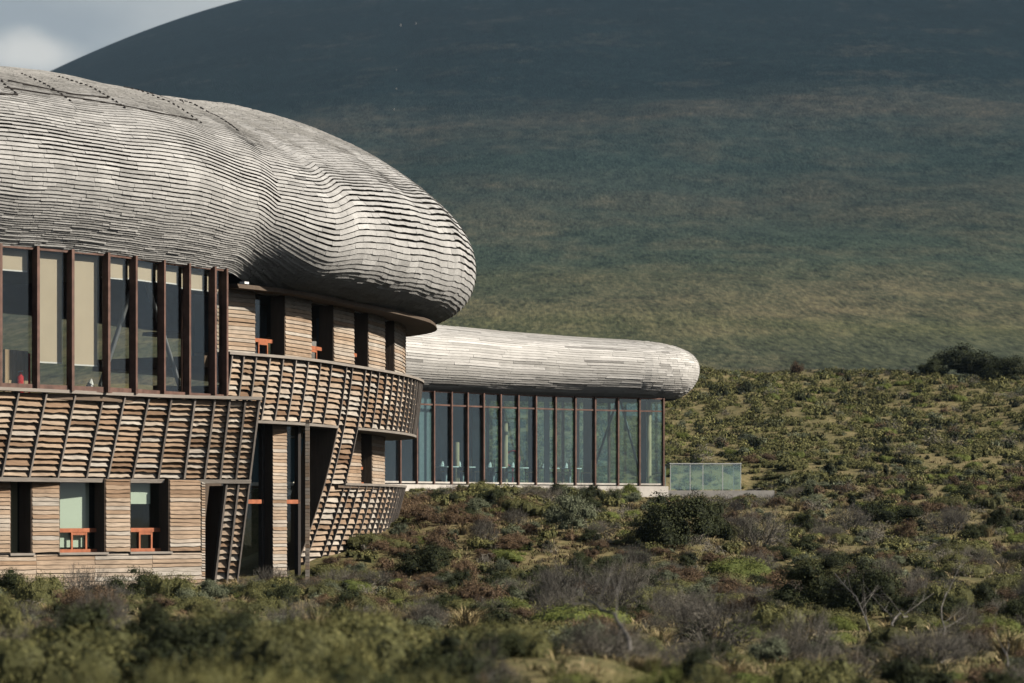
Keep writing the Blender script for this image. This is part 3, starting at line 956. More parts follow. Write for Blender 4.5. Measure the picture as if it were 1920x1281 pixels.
# integrate equal bays along a curve that turns to face the camera
pts = []
x, y = (790 - 960) / FPX * 99.0, 99.0
fx, fy = x, y
bay = 0.855
ang = 50.0
back = []
xb, yb = x, y
for k in range(9):
    back.append((xb, yb)); a = R(52); xb -= bay * math.cos(a); yb -= bay * math.sin(a)
pts = back[::-1]
for k in range(14):
    a = R(np.interp(k, [0, 4, 9, 14], [50, 46, 32, 22]))
    x += bay * math.cos(a); y += bay * math.sin(a)
    pts.append((x, y))
PV = Path(pts)
sv0 = 1.0
m_px = [720, 752, 783, 815, 848, 878, 908, 940, 973, 1006, 1043, 1080, 1117, 1160, 1200, 1245]
pm = [PV.s_px(p_, .1) for p_ in m_px]
s_last = pm[-1]
pz0, pz1, pzt = 1.0, 4.22, 3.72
for s in pm:
    block(PV, s - .03, s + .03, -.05, .10, pz0 - .04, pz1 + .02).make('mullion', 'mullion', pav)
for k in range(len(pm) - 1):
    a, b = pm[k] + .042, pm[k + 1] - .042
    block(PV, a, b, -.012, 0, pz0 + .06, pzt).make('pane', 'glass_b', pav)
    block(PV, a, b, -.012, 0, pzt + .055, pz1 - .03).make('pane', 'glass_b', pav)
    block(PV, a, b, -.03, .05, pzt, pzt + .055).make('transom', 'mullion', pav)
    block(PV, a, b, -.03, .05, pz1 - .03, pz1 + .02).make('head_rail', 'mullion', pav)
    block(PV, a, b, -.03, .04, pz0, pz0 + .06).make('sill_rail', 'concrete', pav)
# rear glazing and inner walls
DEP = 4.6
rear = 0
sR0 = pm[10] - .3
for k in range(10):
    s = sR0 + k * (s_last - sR0) / 9
    block(PV, s - .03, s + .03, -DEP - .06, -DEP + .06, pz0, pz1).make('rear_mullion', 'mullion', pav)
    if k < 9:
        s2 = sR0 + (k + 1) * (s_last - sR0) / 9
        block(PV, s + .03, s2 - .03, -DEP - .006, -DEP + .006, pz0, pz1).make('rear_pane', 'glass_d', pav)
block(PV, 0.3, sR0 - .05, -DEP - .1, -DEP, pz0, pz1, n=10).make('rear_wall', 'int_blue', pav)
block(PV, 0.3, s_last + .05, -DEP - .1, -.06, pz0 - .14, pz0 - .01, n=14).make('floor', 'concrete', pav)
block(PV, 0.3, s_last + .05, -DEP - .1, -.06, pz1 + .0, pz1 + .06, n=14).make('ceiling', 'int_dark', pav)
block(PV, 0.3, s_last + .12, -.3, .22, pz0 - .45, pz0 - .045, n=14).make('plinth', 'concrete', pav)
# end wall glazing
e0 = PV.fr(s_last, 0, 0); e1 = PV.fr(s_last, -DEP, 0)
pb = PB().hexa([(e0.x, e0.y, pz0), (e1.x, e1.y, pz0), (e1.x, e1.y, pz1), (e0.x, e0.y, pz1), (e0.x + .012, e0.y, pz0), (e1.x + .012, e1.y, pz0), (e1.x + .012, e1.y, pz1), (e0.x + .012, e0.y, pz1)])
pb.make('end_pane', 'glass_d', pav)
# curtains, log column, braces
def pvp(px, u, z):
    s = PV.s_px(px, u); return PV.fr(s, u, z)
for (a_, b_, mt, u_) in ((785, 810, 'curtain', -.25), (1020, 1030, 'white', -.4), (1093, 1110, 'int_blue', -1.2), (818, 826, 'int_blue', -1.5), (1202, 1212, 'int_blue', -1.4), (885, 905, 'int_dark', -.9), (990, 1004, 'int_blue', -.7)):
    pb = PB()
    a = PV.s_px(a_, u_); b = PV.s_px(b_, u_)
    n_ = 12
    ss2 = np.linspace(a, b, n_)
    uu = [u_ + .03 * (-1) ** k for k in range(n_)]
    pb.strip([PV.fr(s, u, pz0 + .02) for s, u in zip(ss2, uu)], [PV.fr(s, u, pz1 - .02) for s, u in zip(ss2, uu)], [PV.fr(s, u - .01, pz1 - .02) for s, u in zip(ss2, uu)], [PV.fr(s, u - .01, pz0 + .02) for s, u in zip(ss2, uu)])
    pb.make('curtain', mt, pav)
for px_, mt, z1_ in ((1217, 'post', pz1), (948, 'post', 3.3), (857, 'post', 2.5)):
    a = pvp(px_, -1.1, pz0)
    PB().tube(a, (a.x, a.y, z1_), .085, .08, 10).make('log_column', mt, pav, True)
for a, c in (((1157, -.7, 4.15), (1112, -.7, 1.5)), ((1163, -.7, 4.15), (1200, -.7, 1.4))):
    PB().tube(pvp(*a), pvp(*c), .045, n=8).make('steel_brace', 'steel', pav, True)
# roof of the pavilion
e = PV.fr(s_last - .95, 0, 0)
tg_ = PV.tan(s_last)
rp = [tuple(PV.xy(s)) for s in np.linspace(0.2, s_last - 1.3, 12)]
a0 = math.atan2(tg_[1], tg_[0])
cx, cy = e.x - math.sin(a0) * 2.4, e.y + math.cos(a0) * 2.4
for k in range(0, 7):
    an = a0 - math.pi / 2 + k * R(30)
    rp.append((cx + 2.4 * math.cos(an), cy + 2.4 * math.sin(an)))
bx, by = rp[-1]
for q in (3, 7, 12):
    rp.append((bx - q * math.cos(a0 + .15), by - q * math.sin(a0 + .15)))
PR = Path(rp)
secP = resample(np.array([(-.02, 4.25), (.26, 4.36), (.60, 4.66), (.84, 5.05), (.93, 5.42), (.90, 5.8), (.66, 6.16), (.16, 6.42), (-.5, 6.60), (-1.2, 6.66), (-2.2, 6.70)]))
def proof(s, v, lift=0):
    u = np.interp(v, VV, secP[:, 0]); z = np.interp(v, VV, secP[:, 1])
    k = np.interp(s, [0, 8, PR.s_px(1245)], [1.02, 1.0, 0.90])
    z = 4.25 + (z - 4.25) * k
    v0, v1 = max(v - .01, 0), min(v + .01, 1)
    du = np.interp(v1, VV, secP[:, 0]) - np.interp(v0, VV, secP[:, 0]); dz = np.interp(v1, VV, secP[:, 1]) - np.interp(v0, VV, secP[:, 1])
    L = math.hypot(du, dz) + 1e-9
    # the tube narrows where the plan turns tightly
    turn = min(max((s - s_turn) / 1.0, 0), 1)
    u = u * (1 - .0 * turn) if u > 0 else u
    return PR.fr(s, u + lift * dz / L, z - lift * du / L)
s_turn = PR.s_px(1215)
NS2, NV2 = 90, 30
s2 = np.linspace(0, PR.L, NS2)
V = [tuple(proof(s, v, -.075)) for s in s2 for v in np.linspace(0, 1, NV2)]
Fq = [(i * NV2 + j, (i + 1) * NV2 + j, (i + 1) * NV2 + j + 1, i * NV2 + j + 1) for i in range(NS2 - 1) for j in range(NV2 - 1)]
proofo = link('roof', np_mesh('roof', V, Fq, .3, 'roof_board', True), pav)
pieces = []
nc = 54
for ci in range(nc):
    v0, v1 = ci / nc, (ci + 1) / nc
    s = 1.0 + rng.uniform(0, 1)
    send = s_turn + 7.0
    while s < send:
        tight = s > s_turn - .6
        ln = rng.uniform(1.2, 3.2) if not tight else rng.uniform(.22, .5)
        s1 = min(s + ln, send if tight else s_turn - .55)
        t_ = float(np.clip(rng.normal(.55, .19) + (0.3 if rng.random() < .05 else 0) - (.45 if rng.random() < .05 else 0), 0, 1))
        n_ = 3 if not tight else 4
        ps = np.linspace(s + .004, s1 - .004, n_ + 1)
        lf = .012 + abs(rng.normal(0, .006))
        gp_ = abs(rng.normal(.05, .06))
        A, B, C, D_ = [], [], [], []
        for q in ps:
            wv = .002 * math.sin(q * 1.7)
            A.append(proof(q, v0 + wv + gp_ * (v1 - v0), lf)); B.append(proof(q, min(v1 + wv + .1 / nc, 1), .004))
            C.append(proof(q, min(v1 + wv + .1 / nc, 1), -.012)); D_.append(proof(q, v0 + wv + gp_ * (v1 - v0), lf - .02))
        pieces.append(PB().strip(A, B, C, D_, t_))
        s = s1
emit(pieces, 'roof_board', 'roof_board', proofo, 290)

# tables, chairs and napkins inside the pavilion
tl = [(836, 'nearest the lodge'), (868, 'beside the short wooden post'), (925, 'left of the tall wooden post'), (968, 'right of the tall wooden post'), (1026, 'beside the narrow white curtain'), (1068, 'left of the blue grey curtain')]
for k, (px_, w_) in enumerate(tl):
    p = pvp(px_, -1.0, pz0)
    dining_table('dining_table', p, 'round white dining table ' + w_, grp='dining tables in the glass pavilion', r=.46, h=.62)
    napkin(p + Vector((-.15, 0, .62)), 'folded white napkin on the table ' + w_, .75)
    for sd in (-1, 1):
        t = thing('dining_chair', ('left ' if sd < 0 else 'right ') + 'grey chair at the table ' + w_, 'chair', p + Vector((sd * .62, .1, 0)), 'chairs at the pavilion tables')
        for (pb, nm, mt) in ((PB().box((-.21, -.21, .42), (.21, .21, .47)), 'seat', 'int_floor'), (PB().box((sd * .19 - .02, -.21, .5), (sd * .19 + .02, .21, .92)), 'backrest', 'int_floor')):
            link(nm, np_mesh(nm, pb.v, pb.f, pb.t, mt), t)
        for lx in (-.18, .18):
            for ly in (-.18, .18):
                pb = PB().box((lx - .015, ly - .015, 0), (lx + .015, ly + .015, .42))
                link('leg', np_mesh('leg', pb.v, pb.f, pb.t, 'int_floor'), t)
t = thing('ring_chair', 'red round backed chair seen through the pavilion glass', 'chair', pvp(961, -1.6, pz0))
pb = PB()
for k in range(14):
    a, b = 2 * math.pi * k / 14, 2 * math.pi * (k + 1) / 14
    pb.tube((.26 * math.cos(a), 0, .95 + .3 * math.sin(a)), (.26 * math.cos(b), 0, .95 + .3 * math.sin(b)), .035, n=6)
link('ring_back', np_mesh('ring_back', pb.v, pb.f, pb.t, 'red'), t)
pb = PB().tube((0, 0, 0), (0, 0, .64), .03, .03, 8)
link('stem', np_mesh('stem', pb.v, pb.f, pb.t, 'red'), t)
pb = PB().box((-.22, -.3, .42), (.22, .1, .48))
link('seat', np_mesh('seat', pb.v, pb.f, pb.t, 'red'), t)

# terrace and glass balustrade
ter = PB()
tz = 0.80
D0 = 106.0
xa, xb2 = (1250 - 960) / FPX * D0, (1452 - 960) / FPX * D0
ter.box((xa, D0, tz - .35), (xb2, D0 + 4.0, tz))
o = ter.make('terrace', 'concrete'); tag(o, 'pale concrete terrace slab at the right end of the glass pavilion', 'terrace')
o['kind'] = 'structure'; del o['category']
bal = thing('balustrade', 'glass balustrade of pale green panes on the concrete terrace', 'balustrade', ((xa + xb2) / 2, D0, tz))
dv = [1257, 1294, 1318, 1355, 1389]
zb1 = (HZ - 870) / FPX * D0
xs = [(q - 960) / FPX * (D0 + .2) for q in dv]
def bpart(pb, nm, mt):
    b = link(nm, np_mesh(nm, [(v[0] - bal.location.x, v[1] - bal.location.y, v[2] - bal.location.z) for v in pb.v], pb.f, pb.t, mt), bal)
for q in xs:
    bpart(PB().box((q - .011, D0 + .18, tz), (q + .011, D0 + .23, zb1)), 'post', 'white')
for k in range(4):
    bpart(PB().box((xs[k] + .013, D0 + .2, tz + .04), (xs[k + 1] - .013, D0 + .212, zb1 - .005)), 'pane', 'glass_d')
bpart(PB().box((xs[0] - .03, D0 + .17, zb1), (xs[-1] + .03, D0 + .24, zb1 + .03)), 'top_rail', 'white')
# side returns
for q, nm in ((xs[0], 'l'), (xs[-1], 'r')):
    bpart(PB().box((q - .006, D0 + .26, tz + .04), (q + .006, D0 + 3.6, zb1 - .005)), 'pane', 'glass_d')
    bpart(PB().box((q - .02, D0 + 3.6, tz), (q + .02, D0 + 3.65, zb1)), 'post', 'white')
    bpart(PB().box((q - .025, D0 + .245, zb1), (q + .025, D0 + 3.65, zb1 + .04)), 'top_rail', 'white')
bpart(PB().box((xs[0] + .03, D0 + 3.61, tz + .04), (xs[-1] - .03, D0 + 3.622, zb1 - .005)), 'pane', 'glass_d')

# place children of the two buildings: their Empties stand at the base, meshes are in world coordinates
bpy.context.view_layer.update()
for root in (lodge, pav):
    for ch in root.children:
        ch.location = -root.location

# ------------------------------------------------------------------ terrain
YT = [-20, 0, 30, 50, 60, 70, 79, 90, 98, 106, 120, 130, 150, 172, 184, 215, 260, 400, 700]
ZC = [-1.7, -1.6, -1.85, -1.85, -1.8, -1.74, -.5, .22, .68, .80, 1.8, 2.7, 5.0, 7.9, 8.3, 8.0, 5.5, 2.0, 1.0]
ZR = [-1.7, -1.6, -1.9, -1.8, -1.7, -1.45, -1.15, -.5, .1, .55, 1.8, 2.8, 5.1, 8.0, 8.7, 8.2, 5.5, 2.0, 1.0]
def sstep(x, a, b):
    t = np.clip((x - a) / (b - a), 0, 1)
    return t * t * (3 - 2 * t)
def ground(X, Y):
    X = np.asarray(X, float); Y = np.asarray(Y, float)
    c = np.interp(Y, YT, ZC); r = np.interp(Y, YT, ZR)
    z = c + (r - c) * sstep(X, 0, 8)
    # left of the slope the ground stays low beside the lodge
    low = np.where(Y < 100, -1.8, z)
    z = z + (low - z) * (1 - sstep(X, -9, -5)) * sstep(Y, 60, 66)
    # near hump with shrubs in the left foreground
    z = z + (0.50 * np.exp(-((Y - 26) / 3.5) ** 2) + 0.42 * np.exp(-((Y - 13.5) / 2.6) ** 2)) * (1 - sstep(X / np.maximum(Y, 5), .02, .09))
    z = z + 0.10 * np.sin(X * .7 + Y * .31) * np.cos(Y * .43 - X * .2) + 0.05 * np.sin(X * 1.9 + 1.3) * np.sin(Y * 1.1)
    z = z + sstep(Y, 112, 150) * (.45 * np.sin(X * .16 + .6) + .25 * np.sin(X * .41 + Y * .1) + .02 * X)
    # level pad under the pavilion and terrace
    fy = 99 + (X + 3.2) * .8
    pad = sstep(X, -12, -8) * (1 - sstep(X, 9.2, 12)) * sstep(Y, 99, 104) * (1 - sstep(Y, fy + 6.0, fy + 11))
    pad = np.maximum(pad, 0)
    z = z + (np.minimum(z, .42) - z) * pad
    return z

def grid_mesh(name, xs_, ys_, zf, mat, fan=False):
    XX, YY = np.meshgrid(xs_, ys_)
    if fan:
        XX = XX * (YY + 12)
    Z = zf(XX, YY)
    V = np.stack([XX, YY, Z], -1).reshape(-1, 3)
    nx = len(xs_)
    i, j = np.meshgrid(np.arange(len(ys_) - 1), np.arange(nx - 1), indexing='ij')
    a = (i * nx + j).ravel()
    Fq = np.stack([a, a + 1, a + nx + 1, a + nx], 1)
    return link(name, np_mesh(name, V, Fq, .5, mat, True))

def ground_material():
    m, n, b, o = new_mat('steppe_ground')
    big = noise(n, .12, 4, .6)
    mid = noise(n, 1.1, 5, .65)
    fine = noise(n, 9, 4, .7)
    s = mathn(n, 'ADD', mathn(n, 'MULTIPLY', big, .25), mathn(n, 'ADD', mathn(n, 'MULTIPLY', mid, .38), mathn(n, 'MULTIPLY', fine, .42)))
    c = ramp(n, [(.36, (.045, .045, .022)), (.45, (.10, .092, .040)), (.53, (.165, .138, .064)), (.61, (.23, .18, .092)), (.74, (.16, .11, .068))], s)
    n.links.new(c, b.inputs['Base Color'])
    b.inputs['Roughness'].default_value = .95
    b.inputs['Specular IOR Level'].default_value = .1
    bump(n, b, mid, .8, .12)
    return m
M['ground'] = ground_material()
ys_ = np.concatenate([np.arange(-8, 30, .5), np.arange(30, 200, .55), np.geomspace(200, 720, 60)])
g = grid_mesh('ground', np.linspace(-.42, .42, 230), ys_, ground, 'ground', fan=True)
g['kind'] = 'structure'
# the plain that carries everything out to the horizon
gp2 = PB().box((-4800, -400, -12.2), (4800, 5400, -12))
o = gp2.make('terrain', 'ground'); o['kind'] = 'structure'

# ------------------------------------------------------------------ mountain
def mtn_mat():
    m, n, b, o = new_mat('mountain_scrub_cloud_shade')
    cd = n.nodes.new('ShaderNodeTexCoord')
    sep = n.nodes.new('ShaderNodeSeparateXYZ')
    n.links.new(cd.outputs['Object'], sep.inputs[0])
    hgt = mathn(n, 'DIVIDE', sep.outputs['Z'], 420.0)
    big = noise(n, 1, 4, .5, mscale=(.006, .004, .05))
    streak = noise(n, 1, 6, .66, mscale=(.022, .004, .07))
    mid = noise(n, 1, 4, .65, mscale=(.14, .016, .2))
    fine = noise(n, 1, 4, .8, mscale=(1.1, .13, .5))
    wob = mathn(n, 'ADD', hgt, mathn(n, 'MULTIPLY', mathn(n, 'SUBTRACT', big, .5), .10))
    belt_shade = ramp(n, [(0.02, (.034, .050, .044)), (.05, (.046, .056, .042)), (.08, (.078, .084, .048)), (.105, (.056, .066, .044)), (.14, (.040, .056, .044)),
                    (.19, (.034, .050, .042)), (.25, (.034, .045, .040)), (.33, (.022, .037, .036)), (.44, (.024, .034, .034)), (.52, (.008, .017, .021)), (.8, (.004, .010, .014))], wob)  # scrub tones; upper belts darkened to carry cloud shade in the colour
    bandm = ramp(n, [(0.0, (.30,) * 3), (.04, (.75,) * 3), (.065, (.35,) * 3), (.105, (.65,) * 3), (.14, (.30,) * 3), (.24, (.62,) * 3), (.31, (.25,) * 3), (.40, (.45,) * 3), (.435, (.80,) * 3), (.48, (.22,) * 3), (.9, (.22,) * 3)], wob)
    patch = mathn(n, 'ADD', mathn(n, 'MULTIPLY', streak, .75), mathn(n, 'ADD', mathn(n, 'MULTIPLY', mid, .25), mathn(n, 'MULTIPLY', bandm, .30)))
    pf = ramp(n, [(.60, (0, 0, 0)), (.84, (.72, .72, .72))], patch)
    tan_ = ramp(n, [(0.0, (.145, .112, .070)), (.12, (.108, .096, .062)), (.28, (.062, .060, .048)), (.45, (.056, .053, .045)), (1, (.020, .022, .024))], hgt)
    c = mix(n, pf, belt_shade, tan_)
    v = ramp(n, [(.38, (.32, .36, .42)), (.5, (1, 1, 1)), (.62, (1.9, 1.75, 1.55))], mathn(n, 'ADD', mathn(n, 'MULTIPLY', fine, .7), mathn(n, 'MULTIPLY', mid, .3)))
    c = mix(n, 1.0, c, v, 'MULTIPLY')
    n.links.new(c, b.inputs['Base Color'])
    b.inputs['Roughness'].default_value = 1
    b.inputs['Specular IOR Level'].default_value = 0
    bump(n, b, mathn(n, 'ADD', mathn(n, 'MULTIPLY', mid, .35), fine), .35, 2.0)
    return m
M['mountain'] = mtn_mat()
sky_px = [-900, -300, -40, 85, 230, 320, 446, 600, 900, 1300, 1920, 2600, 3400]
sky_y = [560, 330, 200, 136, 72, 38, 0, -38, -85, -110, -130, -100, 0]
NT, NP = 150, 260
pxs = np.linspace(-900, 3400, NP)
ytop = np.interp(pxs, sky_px, sky_y)
ytop = np.convolve(np.pad(ytop, 6, 'edge'), np.ones(13) / 13, 'valid')
tt = np.linspace(0, 1, NT)
V = np.zeros((NT, NP, 3))
for i, t_ in enumerate(tt):
    D = 330 + 2100 * t_ ** 1.15
    eb = (HZ - 742) / FPX
    et = (HZ - ytop) / FPX
    e_ = eb + (et - eb) * (1 - (1 - t_) ** 1.35) if t_ <= 1 else et
    X = (pxs - 960) / FPX * D
    nzv = (5.0 * np.sin(X * .011 + D * .004) + 3.0 * np.sin(X * .023 - D * .011 + 1) + 1.6 * np.sin(X * .06 + D * .031) * np.sin(D * .02) - 5.0 * np.exp(-((X - 90 - .35 * D * 0 - 18 * np.sin(D * .006)) / 22) ** 2) * t_ - 4.0 * np.exp(-((X + 60 - 14 * np.sin(D * .005 + 1)) / 16) ** 2) * t_) * (t_ * (1 - t_) * 2.2)
    V[i, :, 0] = X; V[i, :, 1] = D; V[i, :, 2] = D * e_ + nzv
# the far side falls away
back_rows = []
for q, dz in ((2650, 12), (2950, 70), (3500, 320), (4200, 760)):
    r_ = V[-1].copy(); sc_ = q / r_[0, 1]
    r_[:, 0] *= sc_; r_[:, 1] = q; r_[:, 2] = np.maximum(r_[:, 2] - dz, -12)
    back_rows.append(r_[None])
front = V[0].copy(); front[:, 1] = 300; front[:, 2] = -12
V = np.concatenate([front[None], V] + back_rows)
nr = V.shape[0]
i, j = np.meshgrid(np.arange(nr - 1), np.arange(NP - 1), indexing='ij')
a = (i * NP + j).ravel()
Fq = np.stack([a, a + 1, a + NP + 1, a + NP], 1)
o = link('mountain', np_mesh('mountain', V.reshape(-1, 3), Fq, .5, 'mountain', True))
o['kind'] = 'structure'
def mtn_z(px, t_):
    k = int(np.clip(t_ * (NT - 1), 0, NT - 1)) + 1
    j = int(np.clip((px + 900) / 4300 * (NP - 1), 0, NP - 1))
    return V[k, j]
pb = PB()
for k in range(10):
    q = mtn_z(rng.normal(775, 30), np.clip(rng.normal(.64, .07), .3, .9)) + np.array([rng.uniform(-9, 9), 0, 0])
    s_ = rng.uniform(.18, .36)
    pb.box((q[0] - s_, q[1] - s_, q[2] - 1), (q[0] + s_ * .8, q[1] + s_, q[2] + s_ * 1.3))
o = pb.make('boulders', 'concrete'); o['kind'] = 'stuff'; tag(o, 'tiny pale boulders scattered high on the dark mountain slope', 'boulders')

# thin air between here and the mountain
hz = PB().box((-5200, -600, -14), (5200, 5800, 900))
hm = bpy.data.materials.new('air'); hm.use_nodes = True
hm.node_tree.nodes.clear()
ho = hm.node_tree.nodes.new('ShaderNodeOutputMaterial')
hv = hm.node_tree.nodes.new('ShaderNodeVolumePrincipled')
hv.inputs['Color'].default_value = (0.55, 0.78, 1.0, 1)
hv.inputs['Density'].default_value = 5.2e-5
hv.inputs['Anisotropy'].default_value = 0.0
hm.node_tree.links.new(hv.outputs[0], ho.inputs['Volume'])
o = link('haze', np_mesh('haze', hz.v, hz.f, hz.t, hm)); o['kind'] = 'stuff'
SC.cycles.volume_bounces = 0

# ------------------------------------------------------------------ vegetation
def leafy(n, lobes, ll, lw, up=.35, wild=.8, seed=0, hollow=.72, core=True, cres=(4, 8)):
    """leaf triangles over several lobes; lobes: (cx, cy, cz, rx, ry, rz)"""
    g_ = np.random.default_rng(seed)
    lobes = np.array(lobes, float)
    area = lobes[:, 3] * lobes[:, 4] + lobes[:, 5] * lobes[:, 3]
    pick = g_.choice(len(lobes), n, p=area / area.sum())
    L = lobes[pick]
    d = g_.normal(size=(n, 3)); d /= np.linalg.norm(d, axis=1)[:, None]
    d[:, 2] = np.where(d[:, 2] < -.25, -d[:, 2], d[:, 2])
    rad = hollow + (1.04 - hollow) * g_.random(n) ** .6
    # clumps: modulate radius by a few random waves
    ph = g_.uniform(0, 6.28, 6)
    wv = .09 * (np.sin(d[:, 0] * 9 + ph[0] + pick) + np.sin(d[:, 1] * 8 + ph[1] + pick * 2) + np.sin(d[:, 2] * 10 + ph[2]))
    p = L[:, :3] + d * L[:, 3:] * (rad + wv)[:, None]
    keep = p[:, 2] > -.05
    p, d, wv = p[keep], d[keep], wv[keep]
    n = len(p)
    dr = d + g_.normal(size=(n, 3)) * wild; dr[:, 2] += up
    dr /= np.linalg.norm(dr, axis=1)[:, None]
    # leaves lie roughly along the surface of the crown, tips lifted
    tn = np.cross(d, g_.normal(size=(n, 3))); tn /= np.linalg.norm(tn, axis=1)[:, None] + 1e-9
    dr = tn * 1.0 + dr * .55; dr /= np.linalg.norm(dr, axis=1)[:, None]
    sd = np.cross(dr, d + g_.normal(size=(n, 3)) * .42); sd /= np.linalg.norm(sd, axis=1)[:, None] + 1e-9
    l = ll * g_.uniform(.6, 1.4, n)[:, None]; w = lw * g_.uniform(.6, 1.4, n)[:, None]
    V = np.stack([p - sd * w / 2, p + sd * w / 2, p + dr * l], 1).reshape(-1, 3)
    Fc = np.arange(3 * n).reshape(-1, 3)
    t = np.clip(.5 + wv * 1.2 + g_.normal(0, .2, n), 0, 1)
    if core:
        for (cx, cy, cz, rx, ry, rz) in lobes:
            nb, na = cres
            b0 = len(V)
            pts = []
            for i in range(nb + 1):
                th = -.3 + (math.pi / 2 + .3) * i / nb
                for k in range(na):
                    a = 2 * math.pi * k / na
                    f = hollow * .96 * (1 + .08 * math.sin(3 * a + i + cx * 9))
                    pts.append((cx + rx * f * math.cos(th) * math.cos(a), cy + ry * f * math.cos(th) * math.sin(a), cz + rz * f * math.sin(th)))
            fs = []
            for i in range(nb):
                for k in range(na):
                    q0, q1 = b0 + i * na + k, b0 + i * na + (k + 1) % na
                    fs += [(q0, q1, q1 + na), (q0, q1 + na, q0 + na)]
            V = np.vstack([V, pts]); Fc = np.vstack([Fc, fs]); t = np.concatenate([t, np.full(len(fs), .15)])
    return V, Fc, t

def dome_lobes(w, h, k, seed):
    """a main dome of half-width w and height h broken into k smaller lobes"""
    g_ = np.random.default_rng(seed + 100)
    out_ = [(0, 0, h * .15, w * .72, w * .66, h * .72)]
    for i in range(k):
        a = 2 * math.pi * (i + g_.uniform(-.3, .3)) / k
        r = w * g_.uniform(.35, .62)
        q = g_.uniform(.32, .5)
        out_.append((r * math.cos(a), r * math.sin(a), h * g_.uniform(.05, .42), w * q, w * q * .95, h * g_.uniform(.38, .58)))
    return out_

def bush_lobes(w, h, k, seed):
    """an irregular bush: many small lobes heaped under a ragged dome"""
    g_ = np.random.default_rng(seed + 300)
    out_ = [(0, 0, h * .28, w * .5, w * .5, h * .4)]
    for i in range(k):
        a = g_.uniform(0, 6.28); e_ = math.asin(g_.uniform(.0, 1.0))
        q = g_.uniform(.5, .8)
        r = g_.uniform(.2, .38)
        out_.append((w * q * math.cos(e_) * math.cos(a), w * q * math.cos(e_) * math.sin(a), h * (.12 + q * .82 * math.sin(e_)), w * r, w * r, h * r * g_.uniform(.6, .95)))
    return out_

def twiggy(n, w, h, seed, th=.006, lean=.0):
    """many fine branching twigs, three-sided"""
    g_ = np.random.default_rng(seed)
    segs = []
    def grow(p, d, l, r, lev):
        q = p + d * l
        segs.append((p, q, r, r * .62))
        if lev == 0: return
        for _ in range(2 + (g_.random() < .55)):
            nd = d + g_.normal(size=3) * .55; nd[2] += .08
            nd /= np.linalg.norm(nd)
            grow(q, nd, l * g_.uniform(.6, .85), r * .62, lev - 1)
    for k in range(n):
        a = g_.uniform(0, 6.28); e_ = g_.uniform(.25, 1.25)
        d = np.array([math.cos(a) * math.cos(e_) * w / h + lean, math.sin(a) * math.cos(e_) * w / h, math.sin(e_)])
        d /= np.linalg.norm(d)
        sc_ = math.hypot(w * math.cos(e_), h * math.sin(e_))
        grow(np.array([math.cos(a), math.sin(a), 0]) * .12 * w, d, sc_ * .33, th * 2.6, 4)
    P0 = np.array([s_[0] for s_ in segs]); P1 = np.array([s_[1] for s_ in segs])
    r0 = np.array([s_[2] for s_ in segs])[:, None]; r1 = np.array([s_[3] for s_ in segs])[:, None]
    d = P1 - P0; d /= np.linalg.norm(d, axis=1)[:, None] + 1e-9
    x = np.cross(d, [0.3, .5, .81]); x /= np.linalg.norm(x, axis=1)[:, None] + 1e-9
    y = np.cross(d, x)
    ring = []
    for P, r in ((P0, r0), (P1, r1)):
        for k in range(3):
            a = 2 * math.pi * k / 3
            ring.append(P + (x * math.cos(a) + y * math.sin(a)) * r)
    m = len(segs)
    V = np.stack(ring, 1).reshape(-1, 3)
    b = np.arange(m)[:, None] * 6
    fs = []
    for k in range(3):
        k2 = (k + 1) % 3
        fs.append(np.hstack([b + k, b + k2, b + 3 + k2])); fs.append(np.hstack([b + k, b + 3 + k2, b + 3 + k]))
    Fc = np.vstack(fs)
    t = np.tile(g_.uniform(0, 1, m), 6)
    return V, Fc, t

def tuft(n, h, seed, spread=.45, w=.008):
    g_ = np.random.default_rng(seed)
    a = g_.uniform(0, 6.28, n); r = g_.random(n) ** .5 * .16 * h
    p = np.stack([np.cos(a) * r, np.sin(a) * r, np.zeros(n)], 1)
    ln = h * g_.uniform(.5, 1.05, n)[:, None]
    d1 = np.stack([np.cos(a) * spread * .5, np.sin(a) * spread * .5, np.ones(n)], 1) + g_.normal(size=(n, 3)) * .16
    d2 = d1 + np.stack([np.cos(a) * spread * 1.6 - .35, np.sin(a) * spread * 1.6, -.5 * np.ones(n)], 1)
    d1 /= np.linalg.norm(d1, axis=1)[:, None]; d2 /= np.linalg.norm(d2, axis=1)[:, None]
    sd = np.stack([np.cos(a + 1.6), np.sin(a + 1.6), np.zeros(n)], 1) * w
    q = p + d1 * ln * .6; e_ = q + d2 * ln * .45
    V = np.stack([p - sd, p + sd, q + sd * .8, q - sd * .8, e_], 1).reshape(-1, 3)
    b = np.arange(n)[:, None] * 5
    Fc = np.vstack([np.hstack([b, b + 1, b + 2]), np.hstack([b, b + 2, b + 3]), np.hstack([b + 3, b + 2, b + 4])])
    t = np.tile(g_.uniform(0, 1, n), 3)
    return V, Fc, t

PROTO = {}
def proto(kind, variants, mat):
    PROTO[kind] = [np_mesh(kind, *v, mat) for v in variants]
proto('cushion', [leafy(6000, dome_lobes(1, .8, 8, s), .045, .018, seed=s, up=.5, wild=.55, hollow=.84) for s in range(4)], 'cushion')
proto('lime', [leafy(7500, dome_lobes(1, .6, 9, s + 20), .04, .018, seed=s + 20, up=.6, wild=.5, hollow=.86) for s in range(2)], 'lime')
proto('russet', [leafy(4200, bush_lobes(1, .8, 14, s + 40), .075, .016, seed=s + 40, up=.5, hollow=.45) for s in range(3)], 'russet')
proto('sage', [leafy(5200, bush_lobes(1, .9, 16, s + 60), .065, .018, seed=s + 60, up=.6, hollow=.5) for s in range(2)], 'sage')
proto('dark', [leafy(9000, bush_lobes(1, 1.25, 26, s + 80), .045, .024, seed=s + 80, up=.3, hollow=.5) for s in range(3)], 'darkleaf')
